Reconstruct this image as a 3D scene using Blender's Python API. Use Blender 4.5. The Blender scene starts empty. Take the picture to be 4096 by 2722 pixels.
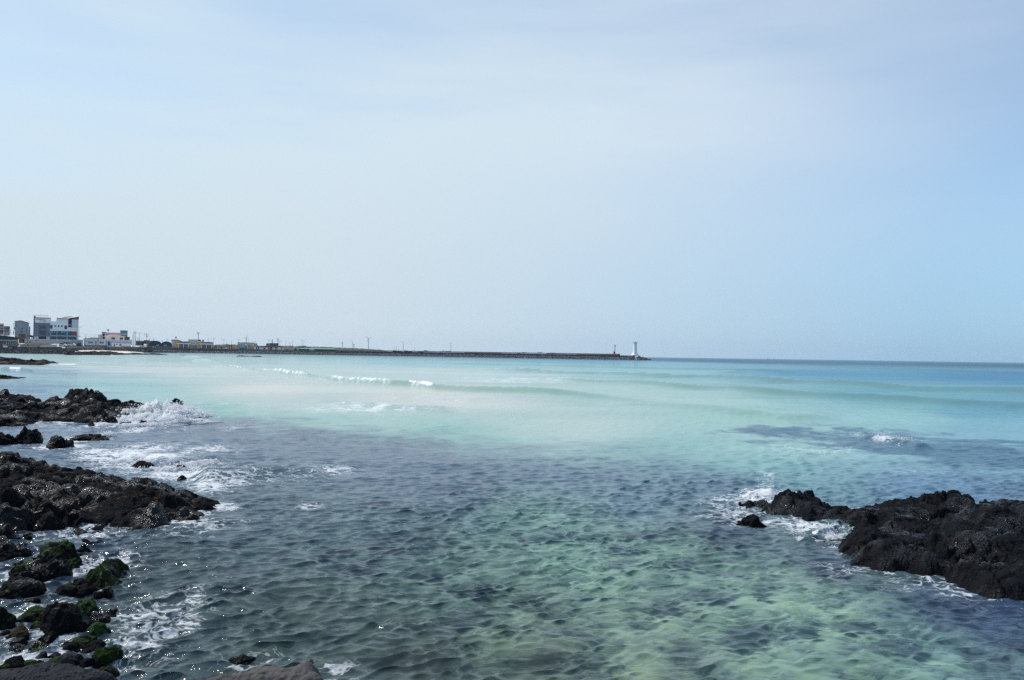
import bpy, bmesh, math, random
import numpy as np
from mathutils import Vector, Matrix

random.seed(7)
rng = np.random.default_rng(11)
S = bpy.context.scene
COL = S.collection

# ------------------------------------------------------------------ camera
H = 3.5                       # eye height above the water, metres
FPX = 4096 * 28.0 / 36.0      # focal length in photograph pixels
PITCH = math.atan(58.9 / FPX)
ROLL = math.atan(0.01487)
_f = np.array([0, math.cos(PITCH), math.sin(PITCH)])
_r0 = np.array([1.0, 0, 0]); _u0 = np.array([0, -math.sin(PITCH), math.cos(PITCH)])
_r = _r0 * math.cos(ROLL) + _u0 * math.sin(ROLL)
_u = _u0 * math.cos(ROLL) - _r0 * math.sin(ROLL)
cam_d = bpy.data.cameras.new('camera'); cam = bpy.data.objects.new('camera', cam_d); COL.objects.link(cam)
cam_d.lens = 28; cam_d.sensor_width = 36; cam_d.clip_start = 0.1; cam_d.clip_end = 30000
cam.matrix_world = Matrix(((_r[0], _u[0], -_f[0], 0), (_r[1], _u[1], -_f[1], 0), (_r[2], _u[2], -_f[2], H), (0, 0, 0, 1)))
S.camera = cam

def ray(px, py):
    return _f + (px - 2048) / FPX * _r - (py - 1361) / FPX * _u
def G(px, py, z=0.0):                       # sight line met with the level z
    d = ray(px, py); t = (z - H) / d[2]
    return np.array([d[0] * t, d[1] * t, z])
def P(px, py, dist):                        # sight line met with the distance
    d = ray(px, py); t = dist / d[1]
    return np.array([d[0] * t, dist, H + d[2] * t])
def to_px(x, y, z=0.0):                     # world -> photograph pixels (arrays)
    vx, vy, vz = x, y, z - H
    c = vx * _f[0] + vy * _f[1] + vz * _f[2]
    a = vx * _r[0] + vy * _r[1] + vz * _r[2]
    b = vx * _u[0] + vy * _u[1] + vz * _u[2]
    return 2048 + a / c * FPX, 1361 - b / c * FPX

# ------------------------------------------------------------------ numpy noise
def _hash(ix, iy, iz, seed):
    h = (ix.astype(np.int64) * 374761393 + iy.astype(np.int64) * 668265263 + iz.astype(np.int64) * 2147483647 + seed * 974634777) & 0xFFFFFFFF
    h = ((h ^ (h >> 13)) * 1274126177) & 0xFFFFFFFF
    h = ((h ^ (h >> 16)) * 2246822519) & 0xFFFFFFFF
    return ((h ^ (h >> 15)) & 0xFFFFFF) / float(0xFFFFFF)
def vnoise(x, y, z=None, seed=0):
    ix, iy = np.floor(x), np.floor(y)
    fx, fy = x - ix, y - iy
    fx = fx * fx * fx * (fx * (fx * 6 - 15) + 10); fy = fy * fy * fy * (fy * (fy * 6 - 15) + 10)
    if z is None: zs = ((0, 1.0),); iz = np.zeros(1)
    else:
        iz = np.floor(z); fz = z - iz; fz = fz * fz * (3 - 2 * fz); zs = ((0, 1 - fz), (1, fz))
    r = 0
    for dz, wz in zs:
        a = _hash(ix, iy, iz + dz, seed); b = _hash(ix + 1, iy, iz + dz, seed); c = _hash(ix, iy + 1, iz + dz, seed); d = _hash(ix + 1, iy + 1, iz + dz, seed)
        ab = a + (b - a) * fx; cd = c + (d - c) * fx
        r = r + (ab + (cd - ab) * fy) * wz
    return r * 2 - 1
def fbm(x, y, z=None, oct=4, seed=0, gain=0.5):
    a, s, r = 1.0, 1.0, 0
    for o in range(oct):
        r = r + a * vnoise(x * s + o * 17.3, y * s - o * 9.1, None if z is None else z * s, seed + o); a *= gain; s *= 2.03
    return r
def worley(x, y, seed=0, jit=0.9):
    ix, iy = np.floor(x), np.floor(y)
    f1 = np.full(x.shape, 9.0); f2 = f1.copy(); idv = np.zeros_like(x)
    z0 = np.zeros_like(x)
    for dx in (-1, 0, 1):
        for dy in (-1, 0, 1):
            cx, cy = ix + dx, iy + dy
            px = cx + .5 + jit * (_hash(cx, cy, z0, seed) - .5); py = cy + .5 + jit * (_hash(cx, cy, z0 + 5, seed) - .5)
            d = np.hypot(x - px, y - py)
            n = d < f1
            f2 = np.where(n, f1, np.minimum(f2, d)); idv = np.where(n, _hash(cx, cy, z0 + 9, seed), idv); f1 = np.where(n, d, f1)
    return f1, f2, idv
def sstep(a, b, x):
    t = np.clip((x - a) / (b - a), 0, 1); return t * t * (3 - 2 * t)
def poly_sd(x, y, pts):                     # signed distance, + inside
    d = np.full(x.shape, 1e9); ins = np.zeros(x.shape, bool); n = len(pts)
    for i in range(n):
        ax, ay = pts[i][:2]; bx, by = pts[(i + 1) % n][:2]
        ex, ey = bx - ax, by - ay
        t = np.clip(((x - ax) * ex + (y - ay) * ey) / (ex * ex + ey * ey + 1e-12), 0, 1)
        d = np.minimum(d, np.hypot(x - ax - t * ex, y - ay - t * ey))
        c = ((ay > y) != (by > y)) & (x < (bx - ax) * (y - ay) / (by - ay + 1e-12) + ax)
        ins ^= c
    return np.where(ins, d, -d)
def srgb(*c):
    return np.array([((v / 255) / 12.92 if v / 255 <= .04045 else ((v / 255 + .055) / 1.055) ** 2.4) for v in c])

# ------------------------------------------------------------------ materials
def nt(name):
    m = bpy.data.materials.new(name); m.use_nodes = True
    t = m.node_tree; t.nodes.clear(); return m, t
class N:                                    # tiny node helper
    def __init__(s, t): s.t = t
    def __call__(s, typ, ins=None, **kw):
        n = s.t.nodes.new(typ)
        for k, v in kw.items(): setattr(n, k, v)
        for k, v in (ins or {}).items():
            if isinstance(v, bpy.types.NodeSocket): s.t.links.new(v, n.inputs[k])
            else: n.inputs[k].default_value = v
        return n
    def math(s, op, a, b=0.0, clamp=False):
        return s('ShaderNodeMath', {0: a, 1: b}, operation=op, use_clamp=clamp).outputs[0]
    def mix(s, f, a, b, typ='RGBA', blend='MIX'):
        n = s('ShaderNodeMix', data_type=typ)
        if typ == 'RGBA':
            n.blend_type = blend; i = (0, 6, 7); o = 2
        else: i = (0, 2, 3); o = 0
        for k, v in zip(i, (f, a, b)):
            if isinstance(v, bpy.types.NodeSocket): s.t.links.new(v, n.inputs[k])
            else: n.inputs[k].default_value = v
        return n.outputs[o]
    def ramp(s, f, stops):
        n = s('ShaderNodeValToRGB', {0: f}); e = n.color_ramp.elements
        while len(e) < len(stops): e.new(.5)
        for el, (p, c) in zip(e, stops):
            el.position = p; el.color = c if len(c) == 4 else (*c, 1)
        return n.outputs[0]
def C4(c): return (float(c[0]), float(c[1]), float(c[2]), 1.0)

_mats = {}
def mat(key, col, rough=.6, var=.12, scale=1.5, bump=0.0, metal=0.0, spec=.4):
    if key in _mats: return _mats[key]
    m, t = nt(key); n = N(t)
    tc = n('ShaderNodeTexCoord').outputs['Object']
    no = n('ShaderNodeTexNoise', {'Vector': tc, 'Scale': scale, 'Detail': 5.0, 'Roughness': .6}).outputs['Fac']
    c = np.array(col[:3], float)
    colr = n.ramp(no, [(.3, C4(c * (1 - var))), (.7, C4(np.minimum(c * (1 + var), .95)))])
    b = n('ShaderNodeBsdfPrincipled', {'Base Color': colr, 'Roughness': rough, 'Metallic': metal, 'Specular IOR Level': spec})
    if bump:
        bn = n('ShaderNodeBump', {'Height': no, 'Strength': bump, 'Distance': .1}); t.links.new(bn.outputs[0], b.inputs['Normal'])
    t.links.new(b.outputs[0], n('ShaderNodeOutputMaterial').inputs[0])
    _mats[key] = m; return m

def rock_mat(key, dark, light, moss=0.0, mosscol=(.024, .046, .012), algae=0.0, scale=1.0, wet=.5, bump=1.0, mossup=True, fleck=0.0, ochre=0.0, pits=0.0):
    if key in _mats: return _mats[key]
    m, t = nt(key); n = N(t)
    tc = n('ShaderNodeNewGeometry'); pos = tc.outputs['Position']; nor = tc.outputs['Normal']
    big = n('ShaderNodeTexNoise', {'Vector': pos, 'Scale': 1.1 * scale, 'Detail': 6.0, 'Roughness': .65}).outputs['Fac']
    fine = n('ShaderNodeTexNoise', {'Vector': pos, 'Scale': 14 * scale, 'Detail': 6.0, 'Roughness': .7}).outputs['Fac']
    pit = n('ShaderNodeTexVoronoi', {'Vector': pos, 'Scale': 22 * scale}).outputs['Distance']
    f = n.math('ADD', n.math('MULTIPLY', big, .6), n.math('MULTIPLY', fine, .4))
    col = n.ramp(f, [(.32, C4(dark)), (.55, C4((np.array(dark) + np.array(light)) / 2)), (.72, C4(light))])
    upz = n('ShaderNodeSeparateXYZ', {0: nor}).outputs[2]
    if ochre:
        o = n.ramp(n('ShaderNodeTexNoise', {'Vector': pos, 'Scale': 2.1 * scale, 'Detail': 4.0}).outputs['Fac'], [(.62, (0, 0, 0)), (.72, (1, 1, 1))])
        col = n.mix(n.math('MULTIPLY', o, ochre), col, (.075, .05, .03, 1))
    if algae:
        an = n('ShaderNodeTexNoise', {'Vector': pos, 'Scale': 5.0, 'Detail': 6.0, 'Roughness': .65}).outputs['Fac']
        am = n.ramp(an, [(.60, (0, 0, 0)), (.66, (1, 1, 1))])
        az = n.ramp(n('ShaderNodeTexNoise', {'Vector': pos, 'Scale': .5, 'Detail': 2.0}).outputs['Fac'], [(.45, (0, 0, 0)), (.62, (1, 1, 1))])
        hue = n.ramp(n('ShaderNodeTexNoise', {'Vector': pos, 'Scale': 3.1, 'Detail': 2.0}).outputs['Fac'], [(.36, (.055, .09, .015)), (.46, (.16, .085, .02)), (.6, (.15, .03, .02))])
        am = n.math('MULTIPLY', n.math('MULTIPLY', am, az), n.math('MULTIPLY', n.ramp(upz, [(.3, (0, 0, 0)), (.6, (1, 1, 1))]), algae))
        col = n.mix(am, col, hue)
    rough = n.ramp(big, [(.40, (.60 - .50 * wet,) * 3), (.52, (.92 - .2 * wet,) * 3)])
    if moss:
        mn = n('ShaderNodeTexNoise', {'Vector': pos, 'Scale': 2.6 * scale, 'Detail': 5.0, 'Roughness': .6}).outputs['Fac']
        mm = n.math('ADD', mn, n.math('MULTIPLY', upz, .35 if mossup else .1))
        th = 1.05 - .62 * moss
        mm = n.ramp(n.math('MULTIPLY', mm, .8), [(max(0, (th - .07) * .8), (0, 0, 0)), (min(1, (th + .05) * .8), (1, 1, 1))])
        mc = np.array(mosscol)
        mcol = n.ramp(fine, [(.3, C4(mc * .45)), (.55, C4(mc)), (.75, C4(mc * np.array([2.1, 1.9, 1.5])))])
        col = n.mix(mm, col, mcol)
    if fleck:
        fv = n('ShaderNodeTexVoronoi', {'Vector': pos, 'Scale': 9.0}).outputs['Distance']
        fm = n.math('MULTIPLY', n.ramp(fv, [(.05, (1, 1, 1)), (.09, (0, 0, 0))]), n.ramp(fine, [(.52, (0, 0, 0)), (.6, (fleck,) * 3)]))
        col = n.mix(fm, col, (.35, .31, .24, 1))
    hgt = n.math('ADD', n.math('MULTIPLY', fine, .8), n.math('MULTIPLY', pit, .5))
    if pits:
        pv = n('ShaderNodeTexVoronoi', {'Vector': n('ShaderNodeVectorMath', {0: pos, 1: n('ShaderNodeVectorMath', {0: n('ShaderNodeTexNoise', {'Vector': pos, 'Scale': 9.0}).outputs['Color'], 'Scale': .12}, operation='SCALE').outputs[0]}, operation='ADD').outputs[0], 'Scale': 13.0}).outputs['Distance']
        hole = n.math('MULTIPLY', n.ramp(pv, [(.20, (1, 1, 1)), (.36, (0, 0, 0))]), n.ramp(big, [(.46, (0, 0, 0)), (.54, (1, 1, 1))]))
        hgt = n.math('SUBTRACT', hgt, n.math('MULTIPLY', hole, 1.2 * pits)); col = n.mix(n.math('MULTIPLY', hole, .55 * pits), col, C4(np.array(dark) * .5))
    bn = n('ShaderNodeBump', {'Height': hgt, 'Strength': .9 * bump, 'Distance': .07 / scale})
    b = n('ShaderNodeBsdfPrincipled', {'Base Color': col, 'Roughness': rough, 'Specular IOR Level': n.ramp(big, [(.40, (.04 + .34 * wet,) * 3), (.50, (.04,) * 3)]), 'Normal': bn.outputs[0]})
    t.links.new(b.outputs[0], n('ShaderNodeOutputMaterial').inputs[0])
    _mats[key] = m; return m

# ------------------------------------------------------------------ objects
def tag(o, label=None, cat=None, group=None, kind=None):
    if label: o['label'] = label
    if cat: o['category'] = cat
    if group: o['group'] = group
    if kind: o['kind'] = kind
    return o
def empty(name, loc, label, cat, group=None, rz=0):
    o = bpy.data.objects.new(name, None); COL.objects.link(o)
    o.location = [float(v) for v in loc]; o.rotation_euler = (0, 0, rz); o.empty_display_size = .2
    return tag(o, label, cat, group)
def meshobj(name, verts, faces, material, parent=None, smooth=False):
    me = bpy.data.meshes.new(name)
    me.from_pydata([tuple(map(float, v)) for v in verts], [], [tuple(f) for f in faces]); me.update()
    if material: me.materials.append(material)
    if smooth: me.polygons.foreach_set('use_smooth', [True] * len(me.polygons))
    o = bpy.data.objects.new(name, me); COL.objects.link(o)
    if parent: o.parent = parent
    return o
def gridmesh(name, X, Y, Z, material, keep=None, smooth=True, parent=None):
    nr, nc = X.shape
    co = np.stack([X, Y, Z], -1).reshape(-1, 3).astype(np.float32)
    idx = np.arange(nr * nc).reshape(nr, nc)
    q = np.stack([idx[:-1, :-1], idx[:-1, 1:], idx[1:, 1:], idx[1:, :-1]], -1).reshape(-1, 4)
    if keep is not None:
        kf = keep[:-1, :-1] | keep[1:, 1:] | keep[:-1, 1:] | keep[1:, :-1]
        q = q[kf.reshape(-1)]
        used = np.unique(q); remap = np.full(nr * nc, -1, np.int64); remap[used] = np.arange(len(used))
        co = co[used]; q = remap[q]
    me = bpy.data.meshes.new(name)
    me.vertices.add(len(co)); me.vertices.foreach_set('co', co.reshape(-1))
    me.loops.add(q.size); me.loops.foreach_set('vertex_index', q.reshape(-1).astype(np.int32))
    me.polygons.add(len(q)); me.polygons.foreach_set('loop_start', np.arange(0, q.size, 4, dtype=np.int32))
    me.update(calc_edges=True)
    if smooth: me.polygons.foreach_set('use_smooth', np.ones(len(q), bool))
    me.materials.append(material)
    o = bpy.data.objects.new(name, me); COL.objects.link(o)
    if parent: o.parent = parent
    return o
class MB:                                   # collects shapes into one mesh, world coordinates
    def __init__(s): s.v = []; s.f = []
    def add(s, v, f):
        b = len(s.v); s.v += [tuple(map(float, p)) for p in v]; s.f += [tuple(b + i for i in q) for q in f]; return s
    def box(s, x0, x1, y0, y1, z0, z1):
        return s.add([(x0, y0, z0), (x1, y0, z0), (x1, y1, z0), (x0, y1, z0), (x0, y0, z1), (x1, y0, z1), (x1, y1, z1), (x0, y1, z1)],
                     [(0, 3, 2, 1), (4, 5, 6, 7), (0, 1, 5, 4), (1, 2, 6, 5), (2, 3, 7, 6), (3, 0, 4, 7)])
    def lathe(s, cx, cy, prof, n=20):
        v = []; f = []
        for r, z in prof:
            for k in range(n):
                a = 2 * math.pi * k / n; v.append((cx + r * math.cos(a), cy + r * math.sin(a), z))
        for i in range(len(prof) - 1):
            for k in range(n):
                k2 = (k + 1) % n; f.append((i * n + k, i * n + k2, (i + 1) * n + k2, (i + 1) * n + k))
        f.append(tuple(range(n - 1, -1, -1))); f.append(tuple((len(prof) - 1) * n + k for k in range(n)))
        return s.add(v, f)
    def tube(s, a, b, r0, r1=None, n=7):
        a = Vector(a); b = Vector(b); r1 = r0 if r1 is None else r1
        d = (b - a).normalized(); e = d.orthogonal().normalized(); g = d.cross(e)
        v = []
        for c, r in ((a, r0), (b, r1)):
            for k in range(n):
                q = 2 * math.pi * k / n; v.append(c + e * (r * math.cos(q)) + g * (r * math.sin(q)))
        f = [(k, (k + 1) % n, n + (k + 1) % n, n + k) for k in range(n)] + [tuple(range(n - 1, -1, -1)), tuple(range(n, 2 * n))]
        return s.add(v, f)
    def prism(s, pts, y0, y1):              # (x, z) outline swept from y0 to y1
        n = len(pts)
        v = [(x, y0, z) for x, z in pts] + [(x, y1, z) for x, z in pts]
        return s.add(v, [tuple(range(n - 1, -1, -1)), tuple(range(n, 2 * n))] + [(i, (i + 1) % n, n + (i + 1) % n, n + i) for i in range(n)])
    def build(s, name, material, root=None, parent=None, smooth=False):
        o = Vector(root.location) if root else Vector((0, 0, 0))
        bm = bmesh.new(); vs = [bm.verts.new(Vector(p) - o) for p in s.v]
        for q in s.f:
            try: bm.faces.new([vs[i] for i in q])
            except ValueError: pass
        bmesh.ops.recalc_face_normals(bm, faces=bm.faces)
        me = bpy.data.meshes.new(name); bm.to_mesh(me); bm.free()
        me.materials.append(material)
        if smooth: me.polygons.foreach_set('use_smooth', [True] * len(me.polygons))
        ob = bpy.data.objects.new(name, me); COL.objects.link(ob)
        ob.parent = parent or root
        return ob
def copy_thing(o, loc, rz=0, scale=1.0, label=None):
    c = o.copy(); COL.objects.link(c); c.location = [float(v) for v in loc]; c.rotation_euler = (0, 0, rz); c.scale = (scale,) * 3 if not hasattr(scale, '__len__') else scale
    if label: c['label'] = label
    def rec(src, dst):
        for ch in src.children:
            k = ch.copy(); COL.objects.link(k); k.parent = dst; rec(ch, k)
    kids = [ch for ch in o.children]
    for ch in kids:
        k = ch.copy(); COL.objects.link(k); k.parent = c
        for g in list(ch.children):
            q = g.copy(); COL.objects.link(q); q.parent = k
    return c

# ------------------------------------------------------------------ sky and sun
HAZE = 0.00004
SUN_AZ, SUN_EL = math.radians(-68), math.radians(50)     # left of the view, ahead of the camera
sun_dir = Vector((math.sin(SUN_AZ) * math.cos(SUN_EL), math.cos(SUN_AZ) * math.cos(SUN_EL), math.sin(SUN_EL)))
sl = bpy.data.lights.new('sun', 'SUN'); sl.energy = 3.6; sl.angle = math.radians(.53); sl.color = (1, .955, .89)
so = bpy.data.objects.new('sun', sl); COL.objects.link(so); so.rotation_euler = (-sun_dir).to_track_quat('-Z', 'Y').to_euler(); so.location = (-60, 40, 90)
W = bpy.data.worlds.new('World'); S.world = W; W.use_nodes = True
wt = W.node_tree; wt.nodes.clear(); n = N(wt)
SKY = .14
sk = n('ShaderNodeTexSky', sky_type='NISHITA'); sk.sun_disc = False
sk.sun_elevation = SUN_EL; sk.sun_rotation = SUN_AZ; sk.altitude = 0; sk.air_density = .9; sk.dust_density = .3; sk.ozone_density = 1.0
tc = n('ShaderNodeTexCoord').outputs['Generated']
# thin high veil of cloud, thicker towards the sun side, drawn out into long streaks
def dotdir(v):
    return n('ShaderNodeVectorMath', {0: tc, 1: tuple(v)}, operation='DOT_PRODUCT').outputs['Value']
d_left = dotdir(Vector((-.62, .78, .10)).normalized())
zz = n('ShaderNodeSeparateXYZ', {0: tc}).outputs[2]
mp = n('ShaderNodeMapping', {0: tc}); mp.inputs['Rotation'].default_value = (0, math.radians(26), 0); mp.inputs['Scale'].default_value = (.7, .9, 4.6)
ns = n('ShaderNodeTexNoise', {'Vector': mp.outputs[0], 'Scale': 1.7, 'Detail': 3.0, 'Roughness': .45, 'Distortion': .25}).outputs['Fac']
ns2 = n('ShaderNodeTexNoise', {'Vector': mp.outputs[0], 'Scale': 6.0, 'Detail': 5.0, 'Roughness': .55}).outputs['Fac']
base = n.ramp(d_left, [(.30, (.22,) * 3), (.60, (.66,) * 3), (.80, (.76,) * 3), (1.0, (.80,) * 3)])
veil = n.math('ADD', base, n.math('ADD', n.math('MULTIPLY', n.math('SUBTRACT', ns, .5), .75), n.math('MULTIPLY', n.math('SUBTRACT', ns2, .5), .36)), clamp=True)
def lvl(c): return tuple(v / SKY for v in c) + (1,)
_bn = np.cross(ray(900 * 1.7356, 470 * 1.7356), ray(2050 * 1.7356, 20 * 1.7356)); _bn /= np.linalg.norm(_bn)
wob = n.math('MULTIPLY', n.math('SUBTRACT', ns2, .5), .10)
streak = n.ramp(n.math('ABSOLUTE', n.math('ADD', dotdir(_bn), wob)), [(.0, (.26,) * 3), (.07, (.19,) * 3), (.2, (0,) * 3)])
veil = n.math('ADD', veil, streak, clamp=True)
cloud = n.mix(n.ramp(d_left, [(.55, (0, 0, 0)), (.95, (1, 1, 1))]), lvl((.635, .755, .875)), lvl((.66, .795, .88)))
mist = n.mix(n.ramp(d_left, [(.40, (0, 0, 0)), (.90, (1, 1, 1))]), lvl((.295, .53, .775)), lvl((.625, .73, .81)))
band = n.ramp(zz, [(0.0, (.90,) * 3), (.07, (.72,) * 3), (.26, (0,) * 3)])
skyc = n.mix(band, n.mix(veil, n.mix(1.0, sk.outputs[0], (1.03, 1.16, 1.20, 1), blend='MULTIPLY'), cloud), mist)
bg = n('ShaderNodeBackground', {'Color': skyc, 'Strength': SKY})
wt.links.new(bg.outputs[0], n('ShaderNodeOutputWorld').inputs[0])
S.view_settings.view_transform = 'Standard'; S.view_settings.look = 'None'; S.view_settings.exposure = 0; S.view_settings.gamma = 1

# ================================================================== ROCKS
K = 4096 / 2360.0                           # overview pixels -> photograph pixels
shore = []                                  # (centre, radius) or outlines, for the foam round them

def outcrop(name, label, cat, poly, cell, edge, hmax, material, seed=0, bumps=(), block=.5, rough=1.0, skirt=.4, group=None, warp=.25, pits=(), foam=True, tilt=0, outline=1.0, bz=.2):
    pts = [G(a, b, c) for a, b, c in poly]
    xy = np.array(pts)[:, :2]
    if foam: shore.append(xy)
    lo = xy.min(0) - 2.5 * skirt; hi = xy.max(0) + 2.5 * skirt
    cx, cy = (lo + hi) / 2
    X, Y = np.meshgrid(np.arange(lo[0], hi[0], cell), np.arange(lo[1], hi[1], cell))
    wx = X + warp * outline * fbm(X / (2.2 * warp + .1), Y / (2.2 * warp + .1), oct=4, seed=seed)
    wy = Y + warp * outline * fbm(X / (2.2 * warp + .1) + 31, Y / (2.2 * warp + .1), oct=4, seed=seed + 9)
    sd = poly_sd(wx, wy, xy)
    base = np.where(sd > 0, hmax * (1 - np.exp(-np.maximum(sd, 0) / edge * 1.6)), sd * 1.1)
    f1, f2, idv = worley(X / block + .35 * fbm(X / block, Y / block, seed=seed + 3, oct=2), Y / block + .35 * fbm(X / block + 7, Y / block, seed=seed + 5, oct=2), seed)
    g1, g2, gid = worley(X / (block * .38) + .4 * fbm(X / block * 2, Y / block * 2, seed=seed + 13, oct=2), Y / (block * .38), seed + 20)
    crack = 1 - sstep(0, .22, f2 - f1); crack2 = 1 - sstep(0, .25, g2 - g1)
    inn = sstep(-.1, edge, sd)
    z = base + inn * hmax * rough * (.55 * (idv - .45) - .22 * crack + .2 * (gid - .5) - .10 * crack2 + .22 * fbm(X / block * 1.4, Y / block * 1.4, seed=seed + 40, oct=5, gain=.55))
    # tilted facets on the blocks
    z += inn * hmax * rough * .45 * ((X / block) % 1.0 * (idv - .5)) * (1 - crack)
    up = np.zeros_like(z)
    for (a, b, r, h) in bumps:              # crags standing up from the mass
        c = G(a, b, bz)
        q = np.hypot((X - c[0]) , (Y - c[1])) / r + .3 * fbm(X / r * 1.6, Y / r * 1.6, seed=seed + 60, oct=4)
        up = np.maximum(up, h * (1 - sstep(.45, 1.2, q)) * (1 + .35 * fbm(X / r * 2.5, Y / r * 2.5, seed=seed + 70, oct=3)))
    z += up
    for (a, b, r, h) in pits:
        c = G(a, b, 0)
        q = np.hypot((X - c[0]), (Y - c[1])) / r + .3 * fbm(X / r * 1.6, Y / r * 1.6, seed=seed + 61, oct=3)
        z -= h * (1 - sstep(.5, 1.1, q))
    fine = fbm(X / (cell * 5), Y / (cell * 5), seed=seed + 80, oct=3, gain=.6)
    z += inn * min(.35 * cell * 5 * .35, .16 * hmax) * fine
    z = z + tilt * 0
    keep = z > -skirt
    jx = cell * .9 * fbm(X / (cell * 6), Y / (cell * 6), z / (cell * 6), seed=seed + 90, oct=2)
    jy = cell * 1.6 * fbm(X / (cell * 7), Y / (cell * 7), z / (cell * 5) + 9, seed=seed + 95, oct=2)
    lc = np.array([cx, cy, 0])
    o = gridmesh(name, X + jx - cx, Y + jy - cy, z, material, keep)
    o.location = lc
    return tag(o, label, cat, group)

_bc = {}
def boulder(label, x0, x1, y0, y1, material, seed, name='boulder', zb=0.0, squash=.62, depth=.9, group=None, res=5, blocky=.35, foam=True, rz=0.0, noise=.2):
    """a stone filling that stretch of the shore: near waterline at y1, crown at y0"""
    b = G((x0 + x1) / 2, y1 - .18 * (y1 - y0), zb)
    d = b[1]; s = d / FPX
    w = (x1 - x0) * s * .5
    hh = max((y1 - y0) * s, .05)
    dep = max(w * depth, .05)
    # height so that crown shows at y0 from the eye, with the depth of the stone taken into account
    elev = math.atan2(H - zb, d)
    hz = max(hh - dep * math.sin(elev) * 1.0, hh * .35)
    bm = bmesh.new(); bmesh.ops.create_icosphere(bm, subdivisions=res, radius=1.0)
    v = np.array([p.co[:] for p in bm.verts])
    n0 = v / np.linalg.norm(v, axis=1, keepdims=True)
    # faceted: cut by random planes, then roughened
    r = np.ones(len(v)); rr = np.random.default_rng(seed)
    for k in range(11):
        a = rr.normal(size=3); a /= np.linalg.norm(a); h = rr.uniform(.62, .92)
        dd = n0 @ a
        r = np.where(dd > 1e-3, np.minimum(r, blocky * (h / np.maximum(dd, 1e-3)) + (1 - blocky) * np.minimum(1.0, .5 * (1 + h / np.maximum(dd, .3)))), r)
    q = n0 * 1.0
    r = r * (1 + noise * fbm(q[:, 0] * 1.6 + seed, q[:, 1] * 1.6, q[:, 2] * 1.6, seed=seed, oct=3) + noise * .28 * fbm(q[:, 0] * 7 + seed, q[:, 1] * 7, q[:, 2] * 7, seed=seed + 5, oct=3))
    p = n0 * r[:, None]
    p[:, 2] = p[:, 2] * np.where(p[:, 2] > 0, 1.0, .6)
    zmax = np.percentile(p[:, 2], 99.5)
    p[:, 0] *= w / max(np.percentile(np.abs(p[:, 0]), 99), .1); p[:, 1] *= dep; sink = min(.1, .25 * hz); p[:, 2] *= (hz + sink) / zmax; p[:, 2] -= sink
    for i, bv in enumerate(bm.verts): bv.co = p[i]
    me = bpy.data.meshes.new(name); bm.to_mesh(me); bm.free()
    me.polygons.foreach_set('use_smooth', [True] * len(me.polygons)); me.materials.append(material)
    o = bpy.data.objects.new(name, me); COL.objects.link(o); o.location = (float(b[0]), float(b[1] + dep * .55), zb); o.rotation_euler = (0, 0, rz)
    if foam: shore.append((b[0], b[1] + dep * .55, max(w, dep)))
    return tag(o, label, 'rock', group)

DK = (.0028, .0032, .0044); MD = (.0135, .0145, .0180)
lava = rock_mat('lava', DK, MD, wet=.7, ochre=.05)
lava_red = rock_mat('lava_algae', (.0028, .0031, .0042), (.015, .0155, .0185), wet=.75, algae=.85, ochre=.08)
lava_far = rock_mat('lava_distant', (.004, .0045, .006), (.015, .0155, .018), wet=.2, scale=.35, bump=.6)
lava_right = rock_mat('lava_dry_top', (.0035, .0042, .0058), (.018, .0188, .0225), wet=.72, ochre=.05, fleck=.35)
wet_black = rock_mat('wet_basalt', (.0025, .003, .0042), (.0115, .0125, .0155), wet=.95, bump=1.0)
moss_some = rock_mat('basalt_moss_cap', (.003, .0035, .0045), (.013, .0145, .016), moss=.52, wet=.8)
moss_full = rock_mat('weed_cover', (.010, .013, .010), (.026, .03, .022), moss=.78, mosscol=(.020, .040, .009), wet=.55, mossup=False, scale=1.5, bump=1.4)
moss_bright = rock_mat('weed_cover_pale', (.010, .012, .012), (.03, .034, .03), moss=.72, mosscol=(.034, .066, .022), wet=.6, scale=1.3)
weed_yellow = rock_mat('basalt_yellow_weed', (.003, .0035, .0045), (.013, .0145, .016), moss=.50, mosscol=(.11, .13, .012), wet=.8, mossup=False)
brownstone = rock_mat('brown_stone', (.018, .013, .010), (.085, .055, .030), wet=.9, ochre=.5)
pumice = rock_mat('pitted_grey_rock', (.016, .017, .021), (.062, .061, .066), wet=.02, scale=1.6, bump=.9, pits=1.0)
slab_m = rock_mat('smooth_grey_brown_slab', (.085, .078, .074), (.140, .128, .120), wet=.0, scale=.9, bump=.5, pits=.35)

# --- left: headlands of black lava, from the near one outward
B_poly = [(-330, 1770, .5), (0, 1779, .5), (170, 1804, .45), (241, 1825, .4), (297, 1840, .35), (402, 1864, .3), (479, 1889, .25), (551, 1911, .25), (665, 1928, .2), (741, 1948, .2), (826, 1974, .2), (864, 1994, .1), (892, 2020, .05),
          (805, 2036, 0), (784, 2062, 0), (699, 2094, 0), (593, 2109, 0), (530, 2117, 0), (424, 2094, 0), (394, 2120, 0), (339, 2132, 0), (270, 2122, 0), (199, 2122, 0), (140, 2107, 0), (85, 2141, 0), (25, 2155, 0), (-330, 2190, 0)]
outcrop('lava_outcrop', 'long black lava outcrop specked with red weed, narrowing to a point at its right', 'rock outcrop', B_poly, .030, .38, .28, lava_red, seed=3, block=.80, warp=.18, bz=.3, rough=1.0,
        bumps=[(40, 1965, .9, .20), (300, 1990, .9, .16), (480, 1985, 1.0, .10), (700, 1956, .45, .12), (745, 1960, .45, .10), (90, 2050, .7, .34), (20, 2100, .6, .25), (600, 2050, .7, .10), (-150, 1900, 1.6, .3)], pits=[(330, 1945, .6, .2), (150, 1935, .6, .2), (640, 1975, .4, .2), (300, 2110, .5, .2)])
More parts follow.
